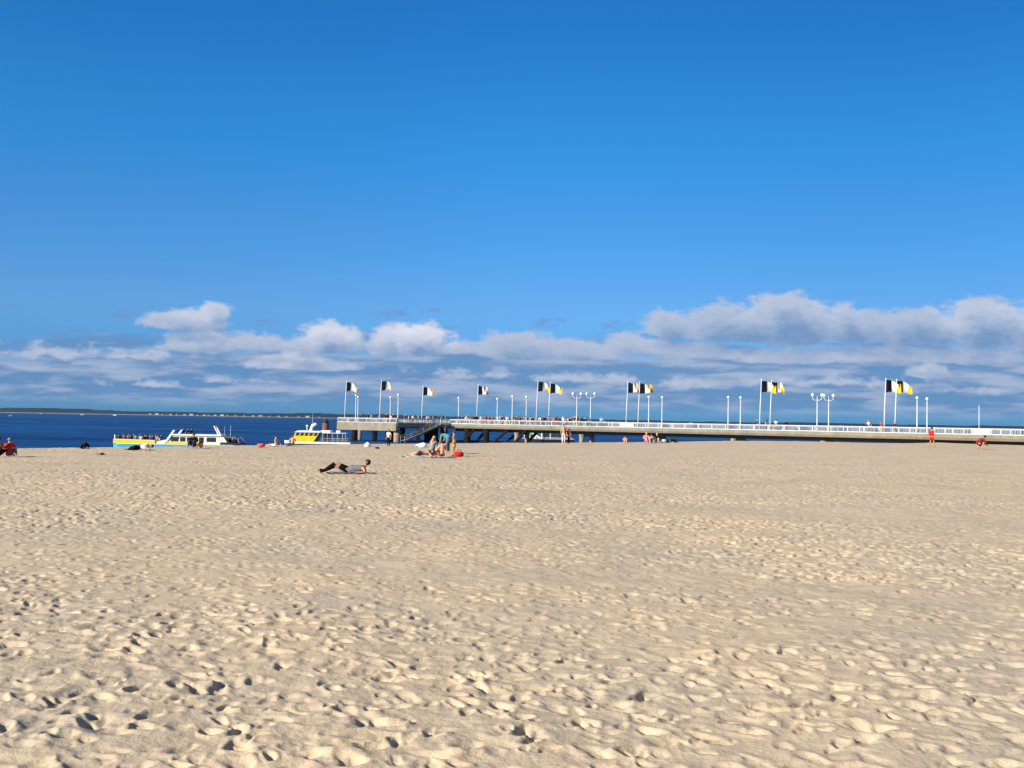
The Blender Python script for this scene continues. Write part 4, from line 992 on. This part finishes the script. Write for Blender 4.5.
def rgbmix(f, a, b):
    n = N.new('ShaderNodeMix'); n.data_type = 'RGBA'; n.clamp_factor = True
    if isinstance(f, (int, float)): n.inputs[0].default_value = f
    else: Lk.new(f, n.inputs[0])
    for i, c in ((6, a), (7, b)):
        if isinstance(c, tuple): n.inputs[i].default_value = (*c, 1)
        else: Lk.new(c, n.inputs[i])
    return n.outputs[2]
SH, LI = (.185, .32, .55), (.80, .80, .88)
ccol = rgbmix(lit, SH, LI)
# distant layered stratus below the heaps
s1 = g.noise(u, v, .009, .055, 4, .5, 5.0); s2 = g.noise(u, v, .022, .13, 4, .52, 9.0)
band = g.m('MULTIPLY', g.ss(3, 22, v), g.m('SUBTRACT', 1.0, g.ss(58, 88, g.m('ADD', g.m('SUBTRACT', v, g.m('MULTIPLY', u, .018)), g.m('MULTIPLY', g.m('SUBTRACT', s1, .5), 80)))))
stra = g.m('ADD', s1, g.m('MULTIPLY', g.m('SUBTRACT', s2, .5), .7))
scol = rgbmix(g.ss(.38, .70, stra), (.135, .270, .50), (.38, .47, .65))
sal = g.m('MULTIPLY', band, g.m('ADD', .74, g.m('MULTIPLY', g.ss(.30, .55, stra), .22)))
# thin dark scud high up
w1 = g.noise(u, v, .018, .06, 5, .6, 12.0)
wal = g.m('MULTIPLY', g.m('MULTIPLY', g.ss(.64, .78, w1), .35), g.m('MULTIPLY', g.ss(70, 84, v), g.m('SUBTRACT', 1.0, g.ss(100, 118, v))))
# the sky is deepest and bluest away from the sun: grade by elevation on that side
rp = N.new('ShaderNodeValToRGB'); cr = rp.color_ramp; cr.interpolation = 'EASE'
k_ = .5
stops = [(0.0, GR[0]), (.02, GR[1]), (.11, GR[2]), (.165, GR[3]), (.26, GR[4]), (.37, GR[5])]
cr.elements[0].position = 0; cr.elements[0].color = (*[c * k_ for c in stops[0][1]], 1)
cr.elements[1].position = stops[-1][0]; cr.elements[1].color = (*[c * k_ for c in stops[-1][1]], 1)
for p_, c in stops[1:-1]:
    e = cr.elements.new(p_); e.color = (*[x * k_ for x in c], 1)
Lk.new(sp.outputs[2], rp.inputs[0])
gm = N.new('ShaderNodeMix'); gm.data_type = 'RGBA'
Lk.new(g.ss(-.25, .55, sp.outputs[1]), gm.inputs[0]); gm.inputs[6].default_value = (.30, .29, .28, 1); Lk.new(rp.outputs[0], gm.inputs[7])
hs = N.new('ShaderNodeMix'); hs.data_type = 'RGBA'; hs.blend_type = 'MULTIPLY'; hs.inputs[0].default_value = 1
azf = g.m('SUBTRACT', 1.0, g.m('MULTIPLY', g.ss(-.05, .42, sp.outputs[0]), .20))
sc_ = N.new('ShaderNodeVectorMath'); sc_.operation = 'SCALE'; Lk.new(gm.outputs[2], sc_.inputs[0]); Lk.new(azf, sc_.inputs[3])
Lk.new(sky.outputs[0], hs.inputs[6]); Lk.new(sc_.outputs[0], hs.inputs[7])
bgs = N.new('ShaderNodeBackground'); bgs.inputs['Strength'].default_value = .10 / k_; Lk.new(hs.outputs[2], bgs.inputs['Color'])
CS = 2 ** -EXPO
def layer(base, colr, al):
    b_ = N.new('ShaderNodeBackground'); b_.inputs['Strength'].default_value = CS; Lk.new(colr, b_.inputs['Color'])
    mx = N.new('ShaderNodeMixShader'); Lk.new(g.m('MULTIPLY', al, front), mx.inputs[0]); Lk.new(base, mx.inputs[1]); Lk.new(b_.outputs[0], mx.inputs[2]); return mx.outputs[0]
sh = layer(bgs.outputs[0], rgbmix(0.0, (.16, .33, .60), (0, 0, 0)), wal)
sh = layer(sh, rgbmix(0.0, (.165, .29, .53), (0, 0, 0)), scud)
sh = layer(sh, scol, sal)
sh = layer(sh, ccol, g.m('MULTIPLY', a1, .96))
out = N.new('ShaderNodeOutputWorld'); Lk.new(sh, out.inputs['Surface'])

# ------------------------------------------------------------------ haze
HAZE = 2.6e-5
if HAZE:
    bm = NB(); box(bm, (0, 3000, 25), (14000, 7600, 64)); 
    M = bpy.data.materials.new('haze'); M.use_nodes = True; n = M.node_tree.nodes; n.clear()
    pv = n.new('ShaderNodeVolumePrincipled'); pv.inputs['Color'].default_value = (.40, .68, 1.0, 1); pv.inputs['Density'].default_value = HAZE; pv.inputs['Anisotropy'].default_value = .2
    o_ = n.new('ShaderNodeOutputMaterial'); M.node_tree.links.new(pv.outputs[0], o_.inputs['Volume'])
    tag(obj('haze', bm, M), kind='stuff')

# ------------------------------------------------------------------ output
scene.render.engine = 'CYCLES'
scene.render.resolution_x = 1024; scene.render.resolution_y = 768
vs_ = scene.view_settings; vs_.view_transform = 'Standard'; vs_.look = 'None'; vs_.gamma = 1; vs_.use_curve_mapping = False; vs_.exposure = EXPO
